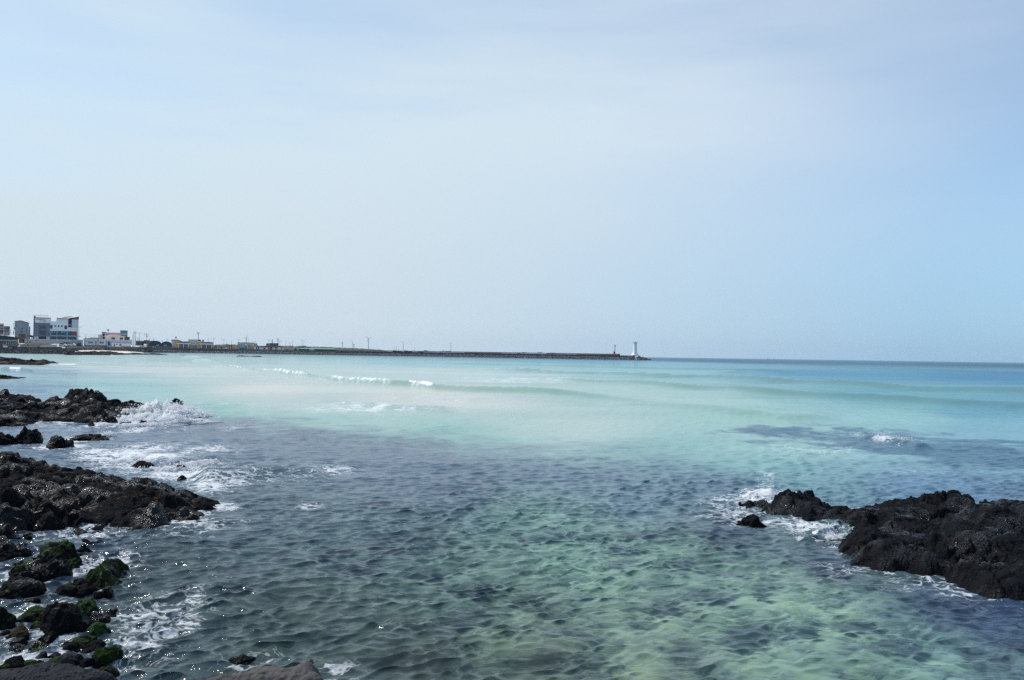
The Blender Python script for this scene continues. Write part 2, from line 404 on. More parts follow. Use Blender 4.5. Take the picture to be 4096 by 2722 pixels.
A_poly = [(-420, 1560, .55), (0, 1572, .55), (140, 1575, .55), (165, 1596, .5), (212, 1584, .5), (271, 1588, .5), (305, 1590, .5), (347, 1582, .5), (394, 1586, .5), (424, 1597, .5), (496, 1613, .4), (542, 1619, .35), (602, 1619, .3), (630, 1642, .2),
          (560, 1668, 0), (521, 1684, 0), (381, 1694, 0), (246, 1686, 0), (157, 1684, 0), (93, 1694, 0), (0, 1705, 0), (-420, 1714, 0)]
outcrop('lava_outcrop', 'flat topped black lava headland behind the white splash at the left', 'rock outcrop', A_poly, .07, .9, .45, lava, seed=21, block=1.15, warp=.35, skirt=.6, bz=.5,
        bumps=[(40, 1585, 1.6, .22), (130, 1586, 1.3, .28), (250, 1598, 1.6, .16), (350, 1594, 1.4, .38), (400, 1598, 1.6, .36), (600, 1636, .9, .40), (545, 1640, .7, .28), (470, 1620, 1.4, .12)], rough=1.3)
C_poly = [(-300, 1420, 1.2), (0, 1426, 1.1), (55, 1439.5, .65), (127, 1443, .5), (190, 1453, .2), (244, 1457.5, .05), (248, 1461, 0), (170, 1464, 0), (0, 1460, 0), (-300, 1456, 0)]
outcrop('lava_reef', 'ragged black reef farther out at the left edge, pointing towards the breakwater', 'rock outcrop', C_poly, .3, 3.5, .9, lava_far, seed=31, block=3.0, warp=.9, skirt=.8, bz=.6, bumps=[(10, 1436, 7, .7), (215, 1457, 2, .35), (235, 1459, 1.5, .4), (120, 1450, 8, .3)])
outcrop('lava_reef', 'thin dark sliver of reef awash in the pale water by the left edge', 'rock outcrop', [(-200, 1502, .2), (40, 1504, .2), (95, 1513, .05), (60, 1517, 0), (0, 1518, 0), (-200, 1514, 0)], .14, 1.0, .32, lava_far, seed=33, block=1.6, warp=.4)
outcrop('lava_reef', 'low black reef in front of the white sand beach below the town', 'rock outcrop',
        [(255, 1404, 1.8), (300, 1404, 1.8), (325, 1402, 1.9), (344, 1405, 1.7), (371, 1407.5, 1.5), (402, 1408.5, 1.4), (458, 1409.5, 1.3), (512, 1412.5, 1.0), (578, 1414.3, .8), (602, 1414.6, .7), (656, 1418, .2), (664, 1421, 0), (588, 1419.6, 0), (503, 1419.6, 0), (436, 1422, 0), (351, 1421.4, 0), (300, 1421.4, 0), (255, 1419, 0)],
        .9, 12, 1.5, lava_far, seed=41, block=7, warp=2.2, skirt=.7, bz=1.2, bumps=[(325, 1406, 14, 1.5), (402, 1412, 5, .6), (578, 1416, 6, .8), (603, 1415.5, 4, .5), (270, 1412, 14, .9)])
outcrop('lava_reef', 'long thin dark reef awash off the middle of the town, left of a second one', 'rock outcrop', [(940, 1425.8, .1), (975, 1424.8, .1), (998, 1425.2, .1), (998, 1427.4, 0), (960, 1427, 0)], .8, 4, .5, lava_far, seed=43, block=6, warp=1.5, foam=False)
outcrop('lava_reef', 'long thin dark reef awash off the middle of the town, right of a first one', 'rock outcrop', [(1004, 1426.2, .1), (1020, 1425, .1), (1045, 1426.8, .1), (1048, 1429, 0), (1015, 1428, 0)], .8, 4, .5, lava_far, seed=44, block=6, warp=1.5, foam=False)
outcrop('lava_reef', 'tiny dark reef tip awash below the yellow restaurant', 'rock outcrop', [(724, 1420.6, .1), (738, 1420.4, .1), (741, 1422.2, 0), (726, 1422.4, 0)], .8, 4, .4, lava_far, seed=45, block=6, warp=1, foam=False)

# --- right: the big outcrop and its small neighbour
R_poly = [(2975, 1996, .12), (3079, 1998, .10), (3110, 1996, .2), (3185, 1990, .2), (3262, 1994, .2), (3351, 2000, .2), (3469, 1994, .22), (3623, 1996, .22), (3741, 1988, .22), (3824, 1992, .22), (3883, 2002, .2), (3900, 2020, .15), (3925, 2008, .2), (4096, 2006, .2), (4700, 2014, .2),
          (4700, 2470, 0), (4096, 2412, 0), (3918, 2392, 0), (3824, 2359, 0), (3676, 2302, 0), (3469, 2282, 0), (3430, 2258, 0), (3440, 2231, 0), (3351, 2207, 0), (3320, 2181, 0), (3400, 2158, 0), (3487, 2142, 0), (3480, 2126, 0), (3390, 2128, 0), (3368, 2092, 0), (3291, 2084, 0), (3170, 2074, 0), (3088, 2056, 0), (3070, 2026, .0), (2970, 2022, 0)]
outcrop('lava_outcrop', 'big craggy black lava outcrop rising from the water at the right edge', 'rock outcrop', R_poly, .028, .30, .225, lava_right, seed=55, block=.85, warp=.13, bz=.2, rough=1.3,
        bumps=[(3150, 2010, .40, .24), (3190, 1998, .36, .22), (3250, 2012, .34, .16), (3010, 2006, .14, .10), (3050, 2010, .12, .06), (3680, 1998, .42, .25), (3735, 1998, .42, .24), (3838, 2004, .50, .23), (3960, 2080, .8, .12), (4060, 2130, 1.0, .22), (3900, 2180, .8, .16), (4300, 2100, 1.2, .2), (3560, 2190, .6, .10), (3620, 2230, .5, .14), (3480, 2135, .22, .14), (3440, 2160, .3, .08), (3500, 2020, .5, .05)],
        pits=[(3820, 2250, .40, .24), (3870, 2290, .45, .2), (3520, 2110, .35, .2), (3780, 2330, .35, .14), (3990, 2290, .4, .16)])
boulder('small craggy black rock alone in the water left of the big right outcrop', 2952, 3072, 2064, 2114, lava, 71, 'rock', res=5, noise=.34)

# --- stones standing in the shallows between the left headlands
boulder('tall jagged black rock at the left edge below the flat headland', 20, 150, 1726, 1794, wet_black, 81, 'rock', noise=.35)
boulder('low black rock at the left edge, just left of a taller jagged one', -90, 60, 1738, 1796, lava, 82, 'rock', noise=.35)
boulder('squarish black rock beside a trickle of water, right of the tall jagged one', 162, 284, 1752, 1808, wet_black, 83, 'rock', noise=.3)
boulder('flat black rock tapering to the right, behind the squarish one', 236, 408, 1738, 1770, lava, 84, 'rock', noise=.3, squash=.3)
boulder('smooth dark rock ringed by white foam in the middle of the surge', 512, 603, 1846, 1874, wet_black, 85, 'rock')
boulder('dark squat rock in the foam, right of the smooth one', 680, 745, 1863, 1892, wet_black, 86, 'rock')
boulder('sliver of dark rock touching the upper edge of the pointed outcrop', 706, 744, 1904, 1924, wet_black, 87, 'rock')
boulder('black rock standing in the splash beyond the headland', 674, 731, 1599, 1630, wet_black, 88, 'rock', noise=.3)
boulder('half drowned dark rock right of the white splash', 718, 760, 1645, 1661, wet_black, 89, 'rock')
boulder('low rock block in front of the flat headland, widest of the row', 402, 468, 1672, 1708, lava, 90, 'rock', noise=.3)
boulder('low rock block at the left end of the row before the headland', 347, 378, 1690, 1710, lava, 91, 'rock')
boulder('low flat rock at the right of the row before the headland', 466, 528, 1691, 1711, lava, 92, 'rock')
boulder('small wet rock at the foot of the white splash', 546, 588, 1685, 1705, wet_black, 93, 'rock')
boulder('ledge of dark rock under the middle of the flat headland', 244, 300, 1674, 1692, lava, 94, 'rock')
boulder('broad low rock at the left edge in front of the flat headland', -120, 94, 1672, 1709, lava, 95, 'rock', noise=.3)

# --- boulders close by at the lower left
boulder('barnacled black rock cut by the left edge, above the boulder group', -120, 80, 2152, 2244, wet_black, 101, noise=.3)
boulder('wide black boulder with a green weed cap on its right shoulder', 140, 328, 2176, 2268, moss_some, 102, blocky=.5, noise=.16, depth=.55)
boulder('rounded wet boulder glinting below the wide black one', 134, 267, 2246, 2330, wet_black, 103, noise=.12, depth=.7)
boulder('small grey boulder wedged between the glinting one and a mossy one', 76, 162, 2243, 2292, moss_some, 104, noise=.12)
boulder('small dark green weedy boulder by the left edge', 24, 88, 2256, 2306, moss_full, 105)
boulder('smooth grey topped boulder in the middle of the left edge group', 12, 140, 2290, 2364, wet_black, 106, noise=.12)
boulder('large dark boulder with yellow weed tufts at the left edge', -60, 156, 2322, 2404, weed_yellow, 107, depth=.7)
outcrop('boulder', 'bright green weed covered rock leaning in the foamy water', 'rock', [(385, 2275, .1), (430, 2262, .1), (452, 2250, .1), (485, 2256, .1), (502, 2270, .1), (474, 2296, 0), (466, 2330, 0), (420, 2352, 0), (372, 2346, 0), (326, 2346, 0), (350, 2318, 0), (366, 2292, .1)],
        .014, .16, .30, moss_full, seed=108, block=.55, warp=.06, bz=.3, rough=.22, skirt=.25, bumps=[(405, 2290, .22, .12), (458, 2275, .20, .12)], pits=[(456, 2322, .08, .16)])
boulder('pale green mossy boulder behind the big black block', 258, 388, 2406, 2494, moss_bright, 109, noise=.26)
boulder('big black block streaked with moss, largest of the lower group', 128, 328, 2430, 2564, rock_mat('basalt_moss_streak', (.003, .0035, .0045), (.013, .0145, .016), moss=.42, wet=.85, mossup=False), 110, blocky=.5, noise=.2, depth=.6)
boulder('round olive green boulder at the right foot of the black block', 330, 426, 2495, 2560, moss_bright, 111, noise=.2)
boulder('low dark mossy rock left of the black block', 56, 192, 2432, 2490, moss_some, 112)
boulder('brown and ochre stone in the pool at the lower left', 24, 112, 2508, 2570, brownstone, 113, noise=.12)
boulder('weedy rock cut by the left edge beside the brown stone', -60, 42, 2440, 2534, moss_some, 114)
boulder('dark weedy boulder with a bright green crown above the grey slab', 340, 462, 2595, 2668, moss_full, 115, noise=.28)
boulder('bare grey stone washed by foam left of the weedy crown', 203, 308, 2612, 2660, rock_mat('grey_wet_stone', (.02, .021, .025), (.06, .06, .065), wet=.8), 116, noise=.1)
boulder('small tuft of weed on a stone behind the pitted rock', 110, 178, 2646, 2690, moss_full, 117)
boulder('yellow green weedy stone at the bottom left edge', -30, 42, 2660, 2700, moss_full, 118)
boulder('half sunk dark green stone beside the bottom foam', 366, 468, 2668, 2716, moss_full, 119)
boulder('pitted grey volcanic rock across the bottom left corner', -160, 420, 2688, 2840, pumice, 120, 'rock', zb=.0, noise=.10, depth=.45, res=6)
SL = [(600, 2760, .45), (690, 2710, .45), (790, 2684, .45), (886, 2664, .45), (962, 2662, .45), (1038, 2646, .45), (1096, 2652, .4), (1153, 2676, .35), (1210, 2690, .3), (1250, 2720, .2), (1310, 2770, .1), (1350, 2900, 0), (560, 2900, .2)]
outcrop('rock_slab', 'smooth grey brown rock slab rising at the bottom edge', 'rock', SL, .016, .12, .47, slab_m, seed=61, block=1.3, rough=.10, warp=.05, foam=True)
boulder('small black stone at the right end of the smooth slab', 1165, 1248, 2688, 2726, wet_black, 122, 'rock', noise=.3)
boulder('dark wet stone just behind the left part of the smooth slab', 905, 1010, 2622, 2656, wet_black, 123, 'rock', noise=.3)
boulder('reddish brown stone under the surface right of the smooth slab', 1215, 1262, 2640, 2664, rock_mat('red_stone', (.05, .02, .015), (.14, .06, .045), wet=.6), 124, 'rock', foam=False)
boulder('low black lip of rock in the water below the big right outcrop', 3820, 3960, 2300, 2345, wet_black, 125, 'rock', noise=.3)

# rubble between the bigger stones
rb = np.random.default_rng(17)
for k in range(76):
    u = rb.random(); px = rb.uniform(-20, 330) if k % 4 else rb.uniform(250, 440); py = 2150 + 545 * u; w_ = rb.uniform(28, 96) * (py - 1390) / 1000
    if 300 < px < 520 and 2200 < py < 2370: continue
    boulder('small wet black cobble half sunk in the foam among the mossy boulders', px, px + w_, py - w_ * rb.uniform(.4, .62), py, (wet_black, moss_some, wet_black, lava)[k % 4], 300 + k, 'cobble', group='cobbles of the lower left shore', res=4, noise=.24, foam=(k % 5 == 0))

# ================================================================== WATER
# polar grid: fine near the shore, reaching the horizon
oo = np.concatenate([np.arange(2450, 1330, -6.0), np.arange(1330, 20, -1.55), np.arange(20, 1.3, -.5)])
yy = H * FPX / oo
tt = np.linspace(-1.02, 1.02, 1060)
T, YY = np.meshgrid(tt, yy)
X0 = T * YY; Y0 = YY.copy()
nr, nc = T.shape
dy = np.gradient(yy)[:, None] * np.ones_like(T); dx = (tt[1] - tt[0]) * YY
PX, PY = to_px(X0, Y0); DX, DY = PX / K, PY / K            # overview pixels, for reading the photograph's plan

# swell and chop
Z = np.zeros_like(T); OX = np.zeros_like(T); OY = np.zeros_like(T)
wr = np.random.default_rng(5)
calm = 1 - .45 * sstep(60, 140, Y0)
NW = 84
turb = np.exp(-((DX - 260) / 340) ** 2) * sstep(1120, 1280, DY)
gust = (1 + .45 * turb) * .95 + .35 * fbm(X0 / 5, Y0 / 7, seed=200, oct=3) 
for i in range(NW):
    lam = .16 * (4.6 / .16) ** (i / (NW - 1)) * wr.uniform(.9, 1.1)
    th = math.radians((-82 if i % 10 < 7 else -42) + wr.normal() * (24 if lam < 1.5 else 20))     # travel: mostly towards the viewer, crossed by waves off the rocks
    k = 2 * math.pi / lam; kx, ky = k * math.cos(th), k * math.sin(th)
    amp = .0070 * lam ** .70 * wr.uniform(.6, 1.3) * (1.42 if lam < .38 else .82 if lam < .65 else .42 if lam < 1.3 else .30)
    res = np.maximum(np.abs(kx) * dx, np.abs(ky) * dy) / k
    fade = sstep(2.2, 4.2, lam / np.maximum(res, 1e-6)) * calm * (gust if lam < 2 else 1)
    if fade.max() <= 0: continue
    ph = kx * X0 + ky * Y0 + wr.uniform(0, 6.28)
    c, s = np.cos(ph), np.sin(ph)
    Z += amp * fade * c; OX -= 1.05 * amp * fade * s * kx / k; OY -= 1.05 * amp * fade * s * ky / k
for i in range(16):                                                     # longer waves of the open bay
    lam = wr.uniform(7, 26); th = math.radians(-80 + wr.normal() * 14); k = 2 * math.pi / lam
    kx, ky = k * math.cos(th), k * math.sin(th)
    res = np.maximum(np.abs(kx) * dx, np.abs(ky) * dy) / k
    fade = sstep(2.5, 5, lam / res) * sstep(14, 60, Y0)
    amp = .0016 * lam
    Z += amp * fade * np.cos(kx * X0 + ky * Y0 + wr.uniform(0, 6.28))

foam = np.zeros_like(T); lace = np.zeros_like(T); crest = np.zeros_like(T)
def ridge(pts, h, wf, wb, foams=(), fade=40, fw=1.0, fade2=None):
    """an advancing wave: line of its crest in plan, height, front and back lengths, stretches that break"""
    g = np.array([G(a * K, b * K)[:2] for a, b in pts]); t = g[:, 0] / g[:, 1]
    rows = np.where((yy > g[:, 1].min() - 6 * wf - 4) & (yy < g[:, 1].max() + 6 * wb + 30))[0]; cols = np.where((tt > t[0]) & (tt < t[-1]))[0]
    if not len(rows) or not len(cols): return
    sl_ = (slice(rows[0], rows[-1] + 1), slice(cols[0], cols[-1] + 1))
    Ts, Ys, Xs = T[sl_], Y0[sl_], X0[sl_]
    yl = np.interp(Ts, t, g[:, 1]); dl = np.interp(Ts, t, np.array([p[0] for p in pts]))
    end = sstep(pts[0][0], pts[0][0] + fade, dl) * (1 - sstep(pts[-1][0] - (fade2 or fade), pts[-1][0], dl))
    yl = yl + .5 * wf * fbm(Xs / (4 * wf), Ts * 0 + h, seed=301, oct=3)
    v = Ys - yl
    pr = np.where(v < 0, np.exp(-(v / wf) ** 2), np.exp(-(v / wb) ** 2)) * end * (1 + .3 * fbm(Xs / (5 * wf), Ts * 0 + h, seed=302, oct=2))
    Z[sl_] += h * pr; crest[sl_] = np.maximum(crest[sl_], np.where(v < 0, np.exp(-((v + wf * .6) / (wf * .9)) ** 2), 0) * end * h / .5)
    for a, b in foams:
        e = .12 * (b - a)
        m = sstep(a - e * .5, a + e, dl) * (1 - sstep(b - e, b + e * .5, dl))
        ed = .32 * fbm(Xs / (1.2 * wf), Ys / (1.2 * wf), seed=303, oct=4)
        q = np.where(v < 0, 1 - sstep(.2 * fw, 1.05 * fw, -v / wf + ed), 1 - sstep(-.25, .45, v / wb * 2 + ed)) * np.clip(1.1 + .3 * fbm(Xs / (2.6 * wf), Ys / wf, seed=307, oct=4), 0, 1)
        foam[sl_] = np.maximum(foam[sl_], m * q); Z[sl_] += .10 * h * m * q * (1 + .9 * fbm(Xs / (.5 * wf), Ys / (.5 * wf), seed=304, oct=2))
        lace[sl_] = np.maximum(lace[sl_], .42 * m * np.exp(-(np.maximum(v - 1, 0) / (5 * wb)) ** 2) * (v > -wf))
ridge([(480, 843), (530, 848), (600, 857.5), (700, 868), (753, 876), (895, 889), (945, 891), (1000, 897), (1100, 903), (1290, 913), (1420, 923), (1620, 936)], .58, 1.7, 4.5, [(528, 566), (598, 712), (748, 905), (940, 1000)], fw=.80, fade2=420)
ridge([(1060, 851), (1300, 862), (1600, 871), (1900, 885), (2100, 897), (2359, 906), (2700, 918)], .62, 3.6, 9, fade=120)
ridge([(1240, 873), (1500, 889), (1700, 904), (1950, 918), (2200, 931), (2359, 939), (2700, 955)], .52, 2.4, 6, fade=120)
ridge([(1370, 928), (1500, 938), (1640, 948), (1800, 960), (1950, 968)], .30, 2.0, 4, fade=90)
ridge([(700, 925), (800, 934), (900, 943), (1060, 952)], .22, 1.6, 3, fade=60)
ridge([(950, 838), (1200, 843), (1500, 850), (1900, 858)], .5, 9, 16, fade=150)
ridge([(1850, 845), (2100, 852), (2359, 860), (2800, 872)], .5, 9, 16, fade=150)
ridge([(440, 1100), (520, 1098), (600, 1093), (700, 1098), (760, 1106)], .20, .7, 1.4, fade=40)
ridge([(330, 1060), (400, 1066), (470, 1062), (530, 1055)], .16, .7, 1.2, fade=40)
ridge([(1960, 1001), (2010, 1008), (2060, 1018), (2110, 1031), (2160, 1036)], .15, .7, 1.4, fade=30)
ridge([(1700, 1141), (1740, 1143), (1790, 1140)], .18, .4, .8, [(1738, 1788)], fade=20)
ridge([(1840, 1246), (1880, 1240), (1925, 1226), (1945, 1206)], .09, .3, .5, [(1870, 1938)], fade=20, fw=.6)
for (a, b, w_) in ((240, 820, 13), (455, 823.5, 14), (825, 826.5, 10), (475, 833, 12), (35, 856, 14), (165, 843, 34)):
    ridge([(a - 3 * w_, b - w_ * .05), (a, b), (a + 3 * w_, b + w_ * .1)], .7 if w_ < 20 else .3, 2.5, 5, [(a - w_, a + w_)], fade=w_)

# foam lying on the surface: density by place
for (a, b, rx, ry, s_) in ((760, 1085, 110, 12, .46), (470, 1040, 90, 14, .6), (310, 1500, 150, 50, .5), (160, 1480, 90, 40, .45), (420, 1380, 110, 40, .36), (375, 962, 85, 26, 1.0), (300, 985, 60, 14, .7), (330, 1058, 140, 34, .85), (420, 1085, 70, 32, .95), (560, 1104, 170, 20, .66), (480, 1125, 60, 16, .7), (235, 1048, 70, 16, .75), (150, 982, 130, 14, .34),
                           (860, 943, 180, 13, .56), (1190, 876, 150, 8, .42), (700, 880, 260, 18, .2), (1000, 920, 300, 22, .22), (330, 1430, 130, 70, .5), (440, 1440, 90, 70, .46), (235, 1300, 80, 50, .6), (300, 1545, 110, 34, .55), (180, 1400, 70, 26, .5), (240, 1235, 110, 26, .42),
                           (420, 1212, 150, 30, .36), (2045, 1014, 60, 8, .50), (1745, 1148, 100, 16, .8), (1850, 1212, 90, 26, .68), (1690, 1192, 90, 36, .5), (1925, 1235, 50, 22, .7), (1970, 1310, 130, 32, .34), (2150, 1345, 160, 26, .36), (1850, 1040, 110, 12, .4), (2100, 1085, 200, 14, .22),
                           (710, 1166, 30, 8, .55), (640, 1110, 110, 14, .45), (1930, 1190, 60, 10, .6), (500, 930, 160, 10, .3), (560, 985, 60, 12, .4), (60, 1270, 60, 20, .4)):
    q = ((DX - a) / rx) ** 2 + ((DY - b) / ry) ** 2
    np.maximum(lace, s_ * np.exp(-q * .9), out=lace)
near = Y0 < 60
for sh in shore:
    if isinstance(sh, tuple):
        cx, cy, r = sh; m = (np.abs(X0 - cx) < r + 1.5) & (np.abs(Y0 - cy) < r + 1.5)
        d = np.hypot(X0[m] - cx, Y0[m] - cy) - r * .95
        a = .62 if cy > 14 else .45
    else:
        b0, b1 = sh.min(0) - 3, sh.max(0) + 3
        m = (X0 > b0[0]) & (X0 < b1[0]) & (Y0 > b0[1]) & (Y0 < b1[1])
        if not m.any(): continue
        d = -poly_sd(X0[m], Y0[m], sh); a = .46
    sc = np.maximum(.22, Y0[m] * .012)
    lace[m] = np.maximum(lace[m], a * np.exp(-np.maximum(d, 0) / (sc * 1.5)) * (1 + .5 * fbm(X0[m] * 1.1, Y0[m] * 1.1, seed=330, oct=2)))
lace *= np.clip(.9 + .55 * fbm(X0 / .9, Y0 / 1.5, seed=340, oct=4), 0, 1.5)

# what lies below the surface, by place: pale sand shoal, green shallows, dark reef
UP = [(100, 825, 196, 224, 222), (600, 835, 190, 220, 220), (1000, 838, 158, 212, 218), (1400, 836, 125, 190, 208), (1500, 829, 18, 92, 134), (1800, 836, 16, 98, 138), (2300, 843, 8, 94, 134), (2300, 870, 40, 132, 176), (1900, 862, 60, 150, 184), (1500, 858, 150, 208, 212), (1000, 862, 205, 226, 222), (400, 852, 212, 228, 224), (60, 862, 150, 185, 202), (60, 900, 125, 165, 192), (230, 895, 158, 210, 208), (600, 900, 226, 230, 220), (1000, 920, 226, 230, 220), (1500, 920, 182, 216, 208), (2000, 912, 104, 176, 186), (2300, 950, 94, 168, 186), (1700, 970, 166, 214, 200), (1300, 985, 190, 216, 206), (700, 940, 196, 216, 210), (500, 945, 140, 202, 190), (1000, 1000, 142, 200, 188), (1500, 1030, 142, 202, 190), (2000, 965, 150, 206, 200), (2320, 1000, 125, 185, 198), (700, 960, 150, 205, 192)]
LO = [(600, 1010, 74, 92, 112), (900, 1080, 76, 98, 116), (1300, 1090, 82, 108, 124), (1700, 1110, 84, 112, 130), (1500, 1150, 92, 122, 134), (100, 975, 80, 102, 125), (300, 1010, 74, 95, 115), (600, 1200, 62, 84, 94), (900, 1200, 72, 98, 102), (1250, 1195, 104, 142, 128), (1100, 1350, 88, 118, 106), (1350, 1300, 120, 156, 132), (1600, 1290, 108, 142, 122), (1500, 1450, 118, 144, 118), (1900, 1400, 134, 168, 134), (2150, 1510, 124, 164, 140), (1700, 1400, 124, 156, 128), (2200, 1410, 42, 66, 98), (1960, 1310, 44, 66, 88), (1700, 1230, 60, 82, 98), (700, 1450, 70, 86, 80), (1000, 1530, 66, 78, 70), (1250, 1540, 78, 92, 76), (1500, 1530, 108, 128, 104), (1200, 1430, 104, 126, 104), (2330, 1430, 38, 64, 100), (2000, 1540, 100, 134, 110), (400, 1350, 66, 82, 82), (200, 1250, 62, 80, 96), (150, 1100, 72, 92, 110), (1900, 1080, 92, 148, 150), (2200, 1110, 78, 124, 150), (1750, 1070, 100, 165, 155), (2300, 1060, 62, 95, 130), (2340, 1560, 80, 110, 110), (1000, 1130, 72, 95, 112)]
def idw(pts, p=3.2):
    num = np.zeros(T.shape + (3,)); den = np.zeros(T.shape)
    v = np.log(np.maximum(DY - (800.5 + .01487 * DX), .4)) * 420
    wx_ = DX + 60 * fbm(X0 / 7, Y0 / 18, seed=410, oct=3)
    for (a, b, r, g, bl) in pts:
        vb = math.log(max(b - (800.5 + .01487 * a), .4)) * 420
        w = 1 / ((((wx_ - a) * .55) ** 2 + (v - vb) ** 2 + 900) ** (p / 2))
        num += w[..., None] * srgb(r, g, bl); den += w
    return num / den[..., None]
upc, loc = idw(UP), idw(LO)
grey = upc.mean(-1, keepdims=True); upc = (grey + (upc - grey) * .90) * np.array([.71, .70, .68])
grey = loc.mean(-1, keepdims=True); loc = (grey + (loc - grey) * .70) * np.array([.96, 1.05, 1.13])
edge = np.interp(DX, [-200, 250, 330, 440, 700, 1000, 1300, 1500, 1650, 1800, 1950, 2400], [905, 925, 945, 958, 986, 1020, 1045, 1051, 1056, 1066, 1075, 1080])
eno = fbm(X0 / 4.0, Y0 / 7.0, seed=420, oct=4)
band_w = 22 + 16 * sstep(900, 1900, DX)
brk = fbm(X0 / 1.3, Y0 / 1.6, seed=425, oct=5, gain=.65) * sstep(90, 40, Y0)
below = sstep(-band_w * 1.5, band_w * 1.5, DY - edge + eno * 13 + brk * 13)
reef = poly_sd(DX + eno * 30, (DY + eno * 6) * 4, [(a, b * 4) for a, b in [(1680, 992), (1800, 988), (2000, 994), (2120, 1004), (2400, 1030), (2800, 1050), (2800, 1120), (2400, 1082), (2150, 1060), (1950, 1040), (1800, 1010)]])
reefm = sstep(-55, 60, reef + brk * 60)
body = upc * (1 - below[..., None]) + loc * below[..., None]
body = body * (1 - reefm[..., None]) + srgb(48, 88, 108) * reefm[..., None]
tint = np.array([.62, 1.0, .88])                                        # light through thin wave faces, painted as a darker, greener body colour
cr = .72 * np.clip(crest, 0, 1)[..., None]; body = body * (1 - cr) + body * tint * .55 * cr
deep = sstep(200, 60, Y0)
opac = np.where(Y0 > 34, 1.0, .86 + .14 * sstep(9, 34, Y0))
mott = below * (1 - .8 * sstep(11, 26, Y0)) * (.35 + .65 * sstep(.02, .12, body.mean(-1)))
ocean = gridmesh('sea_water', X0 + OX, Y0 + OY, Z, None)
tag(ocean, 'clear turquoise sea water with pale sand shoals and dark reef, rippled and foam streaked', 'water', kind='structure')
me = ocean.data
ca = me.attributes.new('body', 'FLOAT_COLOR', 'POINT'); ca.data.foreach_set('color', np.concatenate([body.reshape(-1, 3), np.ones((nr * nc, 1))], 1).astype(np.float32).reshape(-1))
for nm, arr in (('foam', np.clip(foam, 0, 1)), ('lace', np.clip(lace, 0, 1.3)), ('opac', opac), ('mott', mott), ('turb', turb), ('cap', .80 - .46 * sstep(18, 75, Y0))):
    at = me.attributes.new(nm, 'FLOAT', 'POINT'); at.data.foreach_set('value', arr.astype(np.float32).reshape(-1))

m, t = nt('sea_surface'); n = N(t)
pos = n('ShaderNodeNewGeometry').outputs['Position']
A = lambda k: n('ShaderNodeAttribute', attribute_name=k).outputs['Fac']
bodyc = n('ShaderNodeAttribute', attribute_name='body').outputs['Color']
sep = n('ShaderNodeSeparateXYZ', {0: pos}); yv = sep.outputs[1]
flat = n('ShaderNodeCombineXYZ', {0: sep.outputs[0], 1: yv, 2: 0.0}).outputs[0]
nsep = n('ShaderNodeSeparateXYZ', {0: n('ShaderNodeNewGeometry').outputs['Normal']})
bend = n('ShaderNodeCombineXYZ', {0: n.math('MULTIPLY', nsep.outputs[0], .55), 1: n.math('MULTIPLY', nsep.outputs[1], .55), 2: 0.0}).outputs[0]
bent = n('ShaderNodeVectorMath', {0: flat, 1: bend}, operation='SUBTRACT').outputs[0]
# stones and weed on the bottom, seen through the moving surface
p1 = n('ShaderNodeTexNoise', {'Vector': bent, 'Scale': 1.6, 'Detail': 5.0, 'Roughness': .6}).outputs['Fac']
p2 = n('ShaderNodeTexNoise', {'Vector': bent, 'Scale': 5.5, 'Detail': 5.0, 'Roughness': .6}).outputs['Fac']
pm = n.math('ADD', n.math('MULTIPLY', p1, .68), n.math('MULTIPLY', p2, .32))
pat = n.ramp(pm, [(.38, (.18, .24, .30)), (.46, (.60, .66, .70)), (.53, (1.05, 1.05, 1.0)), (.63, (1.30, 1.27, 1.10))])
vs_ = n('ShaderNodeTexVoronoi', {'Vector': n('ShaderNodeVectorMath', {0: bent, 1: n('ShaderNodeVectorMath', {0: n('ShaderNodeTexNoise', {'Vector': bent, 'Scale': 2.2, 'Detail': 2.0}).outputs['Color'], 'Scale': .7}, operation='SCALE').outputs[0]}, operation='ADD').outputs[0], 'Scale': 1.15})
pick = n('ShaderNodeSeparateColor', {0: vs_.outputs['Color']}).outputs[0]
stonem = n.math('MULTIPLY', n.ramp(vs_.outputs['Distance'], [(.34, (1, 1, 1)), (.50, (0, 0, 0))]), n.ramp(pick, [(.50, (0, 0, 0)), (.60, (.9,) * 3)]))
pat = n.mix(stonem, pat, (.16, .22, .32, 1))
vp_ = n('ShaderNodeTexVoronoi', {'Vector': bent, 'Scale': 3.7})
pk2 = n('ShaderNodeSeparateColor', {0: vp_.outputs['Color']}).outputs[1]
peb = n.ramp(pk2, [(0.0, (.62, .68, .74)), (.35, (.92, .95, .96)), (.7, (1.08, 1.08, 1.02)), (1.0, (1.30, 1.25, 1.02))])
pat = n.mix(n.ramp(vp_.outputs['Distance'], [(.35, (.8,) * 3), (.6, (.15,) * 3)]), pat, n.mix(1.0, pat, peb, blend='MULTIPLY'))
bed = n.mix(A('mott'), bodyc, n.mix(1.0, bodyc, pat, blend='MULTIPLY'))
bigv = n('ShaderNodeTexNoise', {'Vector': n('ShaderNodeVectorMath', {0: flat, 1: (.035, .09, 1)}, operation='MULTIPLY').outputs[0], 'Scale': 1.0, 'Detail': 4.0}).outputs['Fac']
bed = n.mix(.9, bed, n.ramp(bigv, [(.3, (.86, .90, .93)), (.7, (1.1, 1.07, 1.05))]), blend='MULTIPLY')
